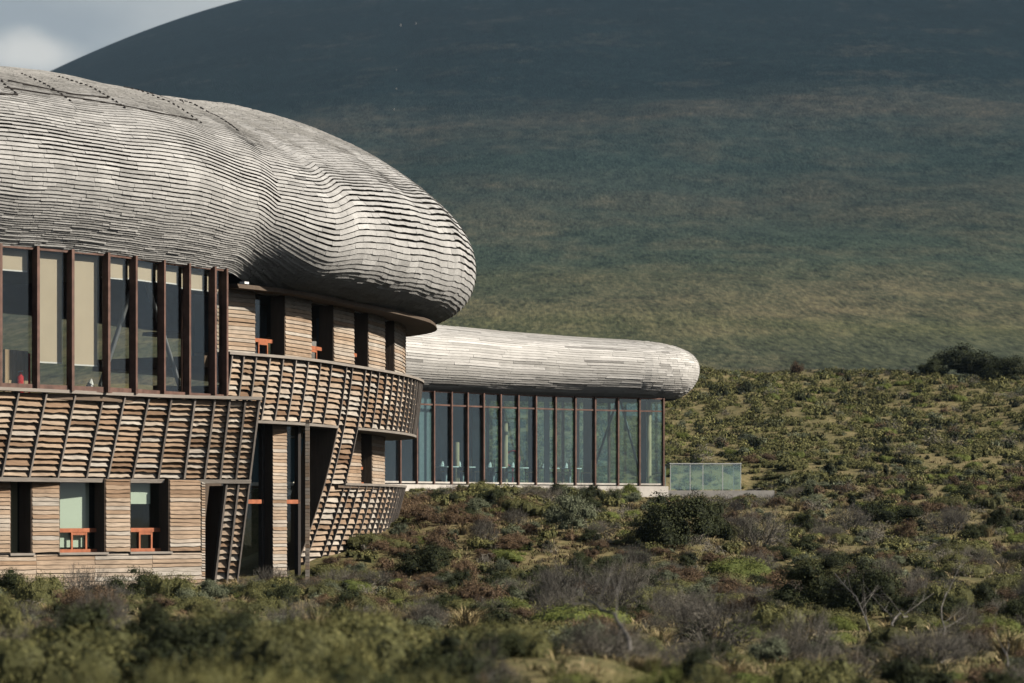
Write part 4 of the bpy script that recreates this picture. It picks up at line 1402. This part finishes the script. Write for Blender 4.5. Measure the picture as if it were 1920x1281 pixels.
proto('twig', [twiggy(44, 1, .9, s + 90, .0050) for s in range(3)], 'twig')
proto('straw', [tuft(260, .9, s + 120) for s in range(3)], 'straw')
KINDS = {
    'cushion': ('cushion_shrub', 'shrub'), 'lime': ('bright_cushion_shrub', 'shrub'), 'russet': ('russet_shrub', 'shrub'),
    'sage': ('grey_green_shrub', 'shrub'), 'dark': ('dark_bush', 'bush'), 'twig': ('bare_twig_bush', 'bush'), 'straw': ('grass_tuft', 'grass tuft')}

def put(kind, X, Y, w, h, label, group=None, sink=.04, rot=None, var=None, parent=None, z=None):
    me = PROTO[kind][(var if var is not None else int(rng.integers(0, 99))) % len(PROTO[kind])]
    nm, cat = KINDS[kind]
    o = link(nm, me, parent)
    base = {'cushion': .8, 'lime': .6, 'russet': .8, 'sage': .9, 'dark': 1.25, 'twig': .9, 'straw': .9}[kind]
    z = float(ground(X, Y)) if z is None else z
    o.location = (X, Y, z - sink)
    o.scale = (w / 2, w / 2 * rng.uniform(.85, 1.1), h / base)
    if kind == 'straw':
        o.scale = (w, w, h / base)
    o.rotation_euler = (0, 0, rng.uniform(0, 6.28) if rot is None else rot)
    tag(o, label, cat, group)
    return o

def at_px(px, y, D0_=30, D1_=200):
    """where the line of sight through a photo point meets the ground"""
    Ds = np.linspace(D0_, D1_, 3000)
    X = (px - 960) / FPX * Ds
    yy = HZ - ground(X, Ds) / Ds * FPX
    i = int(np.argmax(yy <= y))
    return float(X[i]), float(Ds[i])

taken = []
def feature(kind, px0, px1, ytop_, ybase, label, D=None, **kw):
    pxm = (px0 + px1) / 2
    if D is None:
        X, D = at_px(pxm, ybase)
    else:
        X = (pxm - 960) / FPX * D
    w = (px1 - px0) / FPX * D * (1.25 if kind == 'dark' else 1.08)
    zt2 = (HZ - ytop_) / FPX * D
    h = zt2 - float(ground(X, D))
    h = max(h, .2)
    taken.append((X, D, w * .42))
    return put(kind, X, D, w, h * (1.12 if kind == 'dark' else 1.02), label, **kw)

def ordinal(n):
    w = ['', 'first', 'second', 'third', 'fourth', 'fifth', 'sixth', 'seventh', 'eighth', 'ninth', 'tenth', 'eleventh', 'twelfth', 'thirteenth', 'fourteenth', 'fifteenth', 'sixteenth', 'seventeenth', 'eighteenth', 'nineteenth']
    if n < 20: return w[n]
    return {2: 'twenty', 3: 'thirty', 4: 'forty', 5: 'fifty'}[n // 10] + ('-' + w[n % 10] if n % 10 else 'th')

for k in range(24):
    px_ = 752 + k * 17.5 + rng.uniform(-5, 5)
    q_ = PV.fr(PV.s_px(px_, 0), 0.75 + rng.uniform(0, .5), 0)
    kd_ = ['cushion', 'russet', 'sage', 'cushion', 'twig', 'cushion', 'lime', 'straw'][int(rng.integers(0, 8))]
    nm_ = {'cushion': 'olive cushion', 'russet': 'russet shrub', 'sage': 'grey green shrub', 'twig': 'twiggy grey shrub', 'lime': 'bright green cushion', 'straw': 'dry grass tuft'}[kd_]
    zt_q = (HZ - rng.uniform(900, 914)) / FPX * q_.y
    bay_ = sum(1 for m_ in m_px if m_ < px_)
    put(kd_, q_.x, q_.y, rng.uniform(.7, 1.1) if kd_ != 'straw' else .4, max(zt_q - float(ground(q_.x, q_.y)), .2), nm_ + (', left one' if k % 2 else ', right one') + ' against the plinth below pavilion bay ' + ordinal(max(bay_, 1)))

# bushes one can point to
feature('dark', 1195, 1350, 912, 1030, 'large dark green bush directly below the right end of the glass pavilion', var=0)
feature('dark', 1300, 1380, 940, 1022, 'smaller dark bush touching the right side of the large dark green bush', var=1)
feature('dark', 1730, 1862, 641, 712, 'tall dark bush standing out on the crest of the hillside at right', D=172, var=2)
feature('dark', 1838, 1935, 662, 716, 'wide dark bush on the hillside crest at the right edge of the picture', D=170, var=0)
feature('dark', 1722, 1775, 672, 714, 'low dark bush at the left foot of the crest bush', D=171, var=1)
feature('russet', 1477, 1508, 671, 702, 'thin upright brown shrub alone on the hillside crest', D=174, var=1)
feature('sage', 1005, 1130, 914, 1000, 'rounded fine leaved bush below the middle of the glass pavilion', var=0)
feature('dark', 1440, 1600, 1050, 1150, 'broad dark olive bush at lower right, left half of the big thicket', var=1)
feature('dark', 1550, 1705, 1040, 1160, 'broad dark olive bush at lower right, right half of the big thicket', var=2)
feature('twig', 985, 1130, 1035, 1150, 'large grey bare bush in the middle of the foreground slope, left half', var=0)
feature('twig', 1080, 1215, 1048, 1158, 'large grey bare bush in the middle of the foreground slope, right half', var=1)
feature('lime', 1305, 1460, 1038, 1088, 'long bright green cushion below the large dark green bush', var=0)
feature('lime', 1000, 1190, 1128, 1170, 'bright green cushion spreading in front of the grey bare bush', var=1)
feature('lime', 880, 1010, 1115, 1150, 'bright green cushion left of the grey bare bush', var=0)
feature('twig', 1240, 1430, 1090, 1215, 'grey leafless bush at bottom centre right', var=2)
feature('twig', 1440, 1580, 1130, 1230, 'grey leafless bush below the broad dark olive thicket', var=0)
feature('dark', 1610, 1720, 930, 985, 'dark green bush at the foot of the hillside, right of the terrace', var=2)
feature('twig', 1545, 1640, 940, 995, 'grey bush just left of the dark bush at the foot of the hillside', var=1)
feature('twig', 1735, 1825, 945, 1000, 'grey brown bush at the foot of the hillside near the right side', var=2)
feature('dark', 1845, 1905, 950, 1000, 'small dark bush at the foot of the hillside near the right edge', var=1)
feature('twig', 1360, 1480, 940, 1030, 'grey bush standing right of the large dark green bush', var=0)
feature('sage', 915, 975, 1040, 1078, 'pale grey green cushion in the middle of the brown slope', var=1)
feature('sage', 725, 775, 975, 1012, 'pale grey green shrub growing against the louvred wall', D=77, var=0)
feature('twig', 590, 700, 1060, 1120, 'tangled grey twigs at the foot of the louvred leg', D=66.5, var=1)
feature('russet', 752, 845, 938, 995, 'orange brown shrub right beside the louvred wall', D=80, var=0)
feature('russet', 835, 905, 1035, 1095, 'dark russet shrub in the hollow right of the lodge', var=1)
feature('russet', 770, 870, 985, 1040, 'russet shrub above the dark hollow right of the lodge', var=2)
feature('dark', 742, 845, 1010, 1078, 'dark green shrub in the hollow right of the lodge', var=0)
feature('twig', 1770, 1850, 1120, 1200, 'crooked grey shrub at lower right', var=1)
# shrubs against the ground floor wall
for k, (a_, b_, y_, kd, w_) in enumerate([(20, 130, 1062, 'cushion', 'below the leftmost ground floor window'), (95, 215, 1052, 'twig', 'below the second ground floor window'), (200, 300, 1056, 'dark', 'left of the third ground floor window'), (270, 390, 1062, 'cushion', 'below the third ground floor window'), (350, 440, 1078, 'sage', 'at the foot of the slanting leg'), (460, 540, 1078, 'cushion', 'at the foot of the entrance column'), (530, 600, 1092, 'straw', 'before the entrance door')]):
    if kd == 'straw':
        feature('straw', a_, b_, y_, 1120, 'dry grass tuft ' + w_, D=61)
    else:
        feature(kd, a_, b_, y_, 1120, {'cushion': 'olive cushion shrub ', 'twig': 'grey twiggy bush ', 'dark': 'dark green bush ', 'sage': 'grey green shrub '}[kd] + w_, D=56 + (k % 3))


# out of focus shrubs close to the camera; some dark ones stand in for shade
near = [
    ('cushion', 330, 640, 1215, 13.0, 'large blurred cushion at the very bottom, left half'),
    ('dark', 60, 330, 1232, 16.5, 'blurred dark mound behind the bottom left cushions'),
    ('dark', 430, 610, 1205, 21.0, 'blurred dark shrub at the edge of the dark hollow'),

    ('cushion', 225, 520, 1198, 15.0, 'big blurred olive cushion shrub at the bottom left'),
    ('cushion', -60, 120, 1235, 14.0, 'blurred olive shrub in the bottom left corner'),
    ('straw', 130, 230, 1205, 15.0, 'blurred straw coloured grass at the bottom left'),
    ('cushion', 520, 900, 1122, 24.0, 'wide blurred olive cushion right of the dark hollow in the foreground'),
    ('cushion', 590, 740, 1150, 20.0, 'blurred round cushion in front of the wide olive one'),
    ('cushion', 330, 520, 1112, 27.0, 'blurred green shrub in front of the slanting leg'),
    ('dark', 350, 520, 1128, 25.0, 'blurred dark shrub in front of the slanting leg'),
    ('dark', 60, 260, 1108, 26.0, 'blurred dark green shrub at the left behind the hollow'),
    ('twig', 100, 260, 1075, 30.0, 'blurred grey shrub at the left behind the hollow'),
    ('dark', 200, 350, 1110, 28.0, 'blurred dark shrub left of centre behind the hollow'),
    ('cushion', 700, 900, 1190, 17.0, 'blurred green cushion at the bottom, left of centre'),
    ('cushion', 530, 720, 1222, 15.0, 'low blurred shrub at the bottom beside the big cushion'),
    ('straw', 860, 940, 1215, 17.0, 'blurred straw tuft at the bottom centre'),
    ('twig', 840, 1000, 1180, 20.0, 'blurred grey shrub at the bottom centre'),
    ('cushion', 960, 1160, 1195, 18.0, 'blurred olive cushion at the bottom centre'),
    ('lime', 1120, 1300, 1215, 18.0, 'blurred green cushion at the bottom, right of centre'),
    ('cushion', 1240, 1400, 1228, 18.0, 'blurred green cushion below the grey leafless bush'),
    ('russet', 860, 930, 1225, 18.0, 'blurred orange brown shrub at the bottom centre'),
    ('cushion', 960, 1060, 1235, 15.5, 'small blurred shrub at the very bottom centre'),
    ('cushion', 1380, 1500, 1255, 20.0, 'low blurred cushion at the bottom edge right of centre'),
    ('straw', 380, 430, 1100, 30.0, 'blurred dry grass before the slanting leg'),
    ('straw', 560, 640, 1085, 33.0, 'blurred dry grass before the entrance'),
    ('cushion', -40, 70, 1085, 30.0, 'blurred green shrub at the left edge'),
    ('cushion', 620, 760, 1108, 31.0, 'blurred green shrub in front of the louvred leg'),
]
_adj = ['lowest', 'broad', 'small', 'rounded', 'ragged', 'dull', 'flat', 'pale topped', 'leaning', 'dense', 'loose', 'squat', 'plump', 'uneven']
for k in range(14):
    c_ = -40 + 72 * k + rng.uniform(-15, 15); w_ = rng.uniform(95, 190)
    kd_ = ['cushion', 'dark', 'cushion'][k % 3]  # dark leaves stand in for the shaded sides of the mounds
    near.append((kd_, c_ - w_ / 2, c_ + w_ / 2, rng.uniform(1205, 1245), rng.uniform(11.8, 14.2), _adj[k] + ' blurred ' + ('dark' if kd_ == 'dark' else 'olive') + ' mound, ' + ordinal(k + 1) + ' from the left along the bottom edge'))
_adj2 = ['broad', 'dense', 'dark sided', 'domed', 'spreading', 'billowing', 'hunched', 'ragged topped', 'sunlit', 'shaggy', 'low', 'heaped', 'clumped', 'soft', 'wide', 'thick', 'lumpy', 'bushy']
for k in range(0, 18, 2):
    c_ = -60 + (k % 9) * 118 + (55 if k > 8 else 0) + rng.uniform(-20, 20); w_ = rng.uniform(230, 340)
    D_ = rng.uniform(20.5, 24) if k > 8 else rng.uniform(16, 19)
    y_ = rng.uniform(1135, 1165) if k > 8 else rng.uniform(1172, 1205)
    if 230 < c_ < 560 and k <= 8: y_ += 30
    kd_ = ['cushion', 'dark', 'cushion', 'dark', 'dark'][(k // 2) % 5]  # dark kind puts the shade between mounds into the leaf colour
    near.append((kd_, c_ - w_ / 2, c_ + w_ / 2, y_, D_, _adj2[k] + ' blurred ' + ('dark' if kd_ == 'dark' else 'olive') + ' mound, ' + ordinal(k % 9 + 1) + ' from the left in the ' + ('farther' if k > 8 else 'nearer') + ' foreground row'))
for (kd, a_, b_, y_, D, lb) in near:
    X = ((a_ + b_) / 2 - 960) / FPX * D
    w = (b_ - a_) / FPX * D * 1.12
    zt2 = (HZ - y_) / FPX * D
    h = zt2 - float(ground(X, D))
    wd = w if kd != 'straw' else .6
    put(kd, X, D, wd * 1.05, max(h, .15), lb)
    taken.append((X, D, w * .35))

RHx = lambda Y: float(np.interp(Y, np.maximum.accumulate(RH.p[:, 1]), RH.p[:, 0]))
def blocked(X, Y):
    if Y < 66.3:
        fyl = np.interp(X, [-15, -11, -7, -5.6], [55.5, 59.6, 63.2, 64.8])
        if X < -5.6 and Y > fyl: return True
    if 64.5 < Y < 92 and X < RHx(min(Y, 85)) - .7 + .0 * Y: return True
    fy = 99 + (X + 3.2) * .8 - .8
    if X < -3.2: fy = 99 + (X + 3.2) * 1.25 - .8
    if X < 5.9 and X > -11 and fy < Y < fy + 8: return True
    if 5.3 < X < 9.9 and 105.6 < Y < 110.5: return True
    return False

NAMES = {'cushion': 'olive cushion shrub', 'lime': 'bright green cushion shrub', 'russet': 'russet brown shrub', 'sage': 'grey green shrub', 'dark': 'dark green bush', 'twig': 'grey bare twig bush', 'straw': 'dry straw coloured grass tuft'}
def zone(X, Y, px):
    if Y > 112: return 'on the hillside behind the pavilion and terrace'
    if Y < 34: return 'in the blurred foreground'
    if px < 760 and Y < 68: return 'in front of the lodge'
    if px < 1100 and Y > 64: return 'on the slope between the lodge and the pavilion'
    if px < 1200: return 'in the middle of the foreground slope'
    if Y > 80: return 'on the flat below the terrace'
    return 'in the scrub at lower right'
spots = []
def scatter(n, y0, y1, kinds_p, wr, pw=1.0, xr=(-60, 1990)):
    for _ in range(n):
        D = (y0 ** 2 + rng.random() * (y1 ** 2 - y0 ** 2)) ** .5 if pw == 1 else y0 + (y1 - y0) * rng.random() ** pw
        px = rng.uniform(*xr)
        X = (px - 960) / FPX * D
        if blocked(X, D): continue
        w = rng.uniform(*wr) * rng.choice([1, 1, 1.35, .8])
        if any((X - a) ** 2 + (D - b) ** 2 < (c + w * .3) ** 2 for a, b, c in taken): continue
        kp = kinds_p(px, D)
        kd = rng.choice(list(kp), p=np.array(list(kp.values())) / sum(kp.values()))
        hr = {'cushion': .40, 'lime': .33, 'russet': .45, 'sage': .45, 'dark': .55, 'twig': .5, 'straw': .36}[kd]
        spots.append((kd, X, D, w * (.6 if kd == 'straw' else 1), w * hr * rng.uniform(.75, 1.25), px))
def mid_p(px, D):
    if px < 980 and 66 < D < 92: return dict(russet=4.2, cushion=2.6, lime=.6, sage=.7, straw=1.6, twig=1.6, dark=.9)
    if px < 760: return dict(cushion=3, sage=1, dark=1, twig=1.5, straw=2, russet=.6, lime=.4)
    if D > 92: return dict(cushion=3, lime=1, russet=1.2, twig=1.0, dark=.7, straw=3, sage=.7)
    return dict(cushion=3, lime=.8, russet=1.2, sage=.8, twig=2.6, dark=1.3, straw=1.7)
scatter(260, 27, 45, mid_p, (.4, 1.0))
scatter(150, 9, 29, lambda px, D: dict(cushion=3, lime=.5, sage=.2, straw=.8, twig=1.2, dark=3.0), (.35, .75))
scatter(1500, 45, 78, mid_p, (.3, 1.0))
scatter(2300, 74, 116, mid_p, (.3, 1.0))
hill_p = lambda px, D: dict(cushion=7, lime=.8, russet=.2, sage=.5, dark=1.0, straw=.5, twig=.35)
scatter(5200, 110, 182, hill_p, (.30, .92), pw=.9, xr=(850, 2020))

# the ones that show largest are objects of their own; the small rest is one mesh per kind
cnt = {}
rest = {}
spots.sort(key=lambda q: -(q[3] / q[2]))
cap = {'cushion': 250, 'lime': 200, 'russet': 200, 'sage': 130, 'dark': 180, 'twig': 200, 'straw': 230}
MARKS = [(1280, 970, 'the large dark green bush'), (1795, 690, 'the tall crest bush'), (1492, 690, 'the lone brown crest shrub'), (1068, 960, 'the rounded fine leaved bush'),
         (1550, 1100, 'the broad olive thicket'), (1100, 1100, 'the large grey bare bush'), (1380, 1065, 'the long bright green cushion'), (1330, 1160, 'the grey leafless bush'),
         (1665, 960, 'the dark bush at the hill foot'), (1780, 980, 'the grey brown bush'), (1875, 980, 'the small right edge bush'), (945, 1060, 'the pale grey green cushion'),
         (650, 1090, 'the tangled twigs'), (800, 970, 'the orange brown shrub'), (800, 1050, 'the dark hollow'), (1450, 920, 'the end of the terrace'), (1323, 900, 'the glass balustrade'),
         (1308, 700, 'the tip of the pavilion roof'), (1685, 1165, 'the hooked pale branch'), (1765, 1180, 'the crooked grey branch'), (75, 1085, 'the leftmost ground floor window'),
         (270, 1085, 'the third ground floor window'), (420, 1100, 'the slanting leg'), (560, 1100, 'the entrance door'), (375, 1230, 'the big blurred cushion'), (890, 1230, 'the bottom orange brown shrub'),
         (1600, 800, 'the middle of the hillside'), (1450, 780, 'the bare patch near the roof tip'), (1880, 830, 'the right edge of the hillside'), (1150, 1150, 'the long arched branch'), (860, 920, 'the pavilion plinth'), (1100, 915, 'the middle of the plinth')]
SHORT = {'cushion': 'olive cushion shrub', 'lime': 'bright green cushion', 'russet': 'russet brown shrub', 'sage': 'grey green shrub', 'dark': 'dark green bush', 'twig': 'bare twiggy bush', 'straw': 'dry grass tuft'}
chosen = []
for q in spots:
    kd = q[0]
    cnt[kd] = cnt.get(kd, 0) + 1
    if cnt[kd] <= cap[kd]:
        y = HZ - (float(ground(q[1], q[2])) + q[4] / 2) / q[2] * FPX
        best = min(MARKS, key=lambda m_: math.hypot(m_[0] - q[5], (m_[1] - y) * 1.6))
        dx, dy = q[5] - best[0], (y - best[1]) * 1.6
        if abs(dx) > abs(dy): sec = 'to the right of' if dx > 0 else 'to the left of'
        else: sec = 'in front of' if dy > 0 else 'behind'
        chosen.append((q, kd, sec, best[2], math.hypot(dx, dy)))
    else:
        rest.setdefault(kd, []).append(q)
ranks = {}
for q, kd, sec, mk, d_ in sorted(chosen, key=lambda c_: c_[4]):
    k_ = (kd, sec, mk)
    ranks[k_] = ranks.get(k_, 0) + 1
    zn = zone(q[1], q[2], q[5])
    put(kd, q[1], q[2], q[3], q[4], ordinal(ranks[k_]) + ' ' + SHORT[kd] + ' ' + sec + ' ' + mk, group=(SHORT[kd] + 's ' + zn).replace('bushs', 'bushes'))
LOD = {
    'cushion': [leafy(230, dome_lobes(1, .8, 4, s), .14, .085, seed=s, core=True, wild=.6, cres=(2, 6)) for s in range(5)],
    'lime': [leafy(230, dome_lobes(1, .6, 4, s + 5), .14, .085, seed=s + 5, wild=.5, cres=(2, 6)) for s in range(3)],
    'russet': [leafy(170, dome_lobes(1, .8, 4, s + 9), .26, .09, seed=s + 9, cres=(2, 6)) for s in range(3)],
    'sage': [leafy(170, dome_lobes(1, .9, 4, s + 12), .24, .1, seed=s + 12, cres=(2, 6)) for s in range(3)],
    'dark': [leafy(260, bush_lobes(1, 1.25, 5, s + 15), .15, .1, seed=s + 15, cres=(2, 6)) for s in range(3)],
    'twig': [leafy(240, dome_lobes(1, .9, 5, s + 18), .34, .03, seed=s + 18, hollow=.3, core=False) for s in range(3)],
    'straw': [tuft(36, .9, s + 30, w=.028) for s in range(3)],
}
LOD['far'] = [leafy(110, dome_lobes(1, .8, 3, s + 50), .2, .125, seed=s + 50, wild=.6, cres=(1, 6)) for s in range(5)]
MATK = {'cushion': 'cushion', 'lime': 'lime', 'russet': 'russet', 'sage': 'sage', 'dark': 'darkleaf', 'twig': 'twig', 'straw': 'straw'}
BASEH = {'cushion': .8, 'lime': .6, 'russet': .8, 'sage': .9, 'dark': 1.25, 'twig': .9, 'straw': .9}
def merge(name, kd, qs, label):
    Vs, Fs, Ts = [], [], []
    b = 0
    for (k_, X, Y, w, h, px) in qs:
        lk_ = 'far' if Y > 128 and kd in ('cushion', 'lime', 'dark', 'sage') else kd
        V_, F_, T_ = LOD[lk_][int(rng.integers(0, len(LOD[lk_])))]
        a = rng.uniform(0, 6.28); c, s_ = math.cos(a), math.sin(a)
        sx = w / 2 if kd != 'straw' else w
        sz = h / (.8 if lk_ == 'far' else BASEH[kd])
        x = V_[:, 0] * sx; y = V_[:, 1] * sx
        Vs.append(np.stack([x * c - y * s_ + X, x * s_ + y * c + Y, V_[:, 2] * sz + float(ground(X, Y)) - .03], 1))
        Fs.append(F_ + b); b += len(V_)
        Ts.append(np.clip(T_ + rng.normal(0, .13), 0, 1))
    o = link(name, np_mesh(name, np.vstack(Vs), np.vstack(Fs), np.concatenate(Ts), MATK[kd]))
    o['kind'] = 'stuff'
    tag(o, label, 'scrub')
for kd, qs in rest.items():
    merge('distant_' + {'cushion': 'scrub', 'lime': 'green_scrub', 'russet': 'russet_scrub', 'sage': 'sage_scrub', 'dark': 'dark_scrub', 'twig': 'twig_scrub', 'straw': 'grass'}[kd], kd, qs,
          'small scattered ' + {'cushion': 'olive cushion scrub', 'lime': 'bright green scrub', 'russet': 'russet scrub', 'sage': 'grey green scrub', 'dark': 'dark scrub', 'twig': 'grey twiggy scrub', 'straw': 'dry grass'}[kd] + ' covering the hillside and flat')

# ground cover: short grass and litter among the shrubs
def cover(n, y0, y1, kd, hr, name, label, xr=(-40, 1960), pw=1.0, nb=11):
    qs = []
    while len(qs) < n:
        D = y0 + (y1 - y0) * rng.random() ** pw
        px = rng.uniform(*xr); X = (px - 960) / FPX * D
        if blocked(X, D): continue
        h = rng.uniform(*hr)
        qs.append((kd, X, D, h * 1.3, h, px))
    Vs, Fs, Ts = [], [], []
    b = 0
    src = [tuft(nb, 1.0, s, .8, .014 if nb > 12 else .022) for s in range(6)]
    for (k_, X, Y, w, h, px) in qs:
        V_, F_, T_ = src[int(rng.integers(0, 6))]
        a = rng.uniform(0, 6.28); c, s_ = math.cos(a), math.sin(a)
        x = V_[:, 0] * w * 1.6; y = V_[:, 1] * w * 1.6
        Vs.append(np.stack([x * c - y * s_ + X, x * s_ + y * c + Y, V_[:, 2] * h], 1)); Fs.append(F_ + b); b += len(V_); Ts.append(np.clip(T_ * .7 + rng.normal(.15, .2), 0, 1))
    Vs = np.vstack(Vs)
    xy = np.array([(q[1], q[2]) for q in qs])
    zz = ground(xy[:, 0], xy[:, 1]) - .02
    Vs[:, 2] += np.repeat(zz, nb * 5)
    o = link(name, np_mesh(name, Vs, np.vstack(Fs), np.concatenate(Ts), kd))
    o['kind'] = 'stuff'; tag(o, label, 'grass')
cover(5200, 9, 112, 'straw', (.08, .24), 'dry_grass', 'short dry grass growing between the shrubs', pw=.8)
cover(6500, 9, 112, 'cushion', (.08, .22), 'green_grass', 'short olive green growth between the shrubs', pw=.8)
cover(3400, 60, 100, 'russet', (.08, .22), 'heath', 'short russet heath on the slope beside the lodge', xr=(600, 1300))

cover(6500, 80, 180, 'cushion', (.08, .24), 'green_growth', 'fine olive growth between the shrubs of the hillside', xr=(600, 2000), nb=6)
cover(3500, 80, 180, 'straw', (.08, .24), 'dry_growth', 'fine dry grass between the shrubs of the hillside', xr=(600, 2000), nb=6)

# dead branches
def branch(pts, r, label, D=None):
    g_ = np.random.default_rng(int(abs(pts[0][0])))
    root = None
    P3 = [Vector(((a - 960) / FPX * d_, d_, (HZ - b) / FPX * d_)) for a, b, d_ in pts]
    pb = PB()
    n = len(P3); r *= .7
    for k in range(n - 1):
        m = (P3[k] + P3[k + 1]) / 2 + Vector(g_.normal(size=3) * .02)
        f0, f1, f2 = 1 - k / n * .75, 1 - (k + .5) / n * .75, 1 - (k + 1) / n * .75
        pb.tube(P3[k], m, r * f0, r * f1, 6); pb.tube(m, P3[k + 1], r * f1, r * f2, 6)
        for j_ in range(3 if k > 0 else 0):
            q0 = P3[k].lerp(P3[k + 1], g_.random() * .8)
            d = Vector(g_.normal(size=3) * .16) + Vector((0, 0, .12))
            pb.tube(q0, q0 + d, r * f0 * .38, r * .16, 5)
            for _ in range(3):
                q1 = q0 + d * g_.uniform(.4, 1)
                pb.tube(q1, q1 + d * .5 + Vector(g_.normal(size=3) * .09), r * .16, r * .05, 4)
    o = pb.make('dead_branch', 'deadwood', None, True)
    tag(o, label, 'branch')
branch([(1180, 1218, 25), (1168, 1180, 25), (1150, 1150, 25.2), (1120, 1135, 25.5), (1090, 1130, 26), (1060, 1142, 26)], .03, 'long arched grey branch at the bottom right of centre')
branch([(1640, 1215, 42), (1628, 1175, 42), (1612, 1135, 42), (1590, 1105, 42.4), (1565, 1075, 43)], .022, 'pale curved branch rising from the olive thicket')
branch([(1670, 1185, 40), (1672, 1170, 40), (1688, 1150, 40.1), (1702, 1156, 40.2)], .03, 'short pale hooked branch at lower right')
branch([(1775, 1235, 38), (1765, 1210, 38), (1772, 1180, 38.3), (1765, 1140, 38.5), (1775, 1110, 38.8)], .02, 'crooked grey branch with a pale knot near the lower right corner')
branch([(1895, 1281, 32), (1890, 1240, 32), (1880, 1215, 32.2)], .018, 'thin dark stick in the lower right corner')

print('objects', len(bpy.data.objects), 'tris', sum(len(m.polygons) for m in bpy.data.meshes))
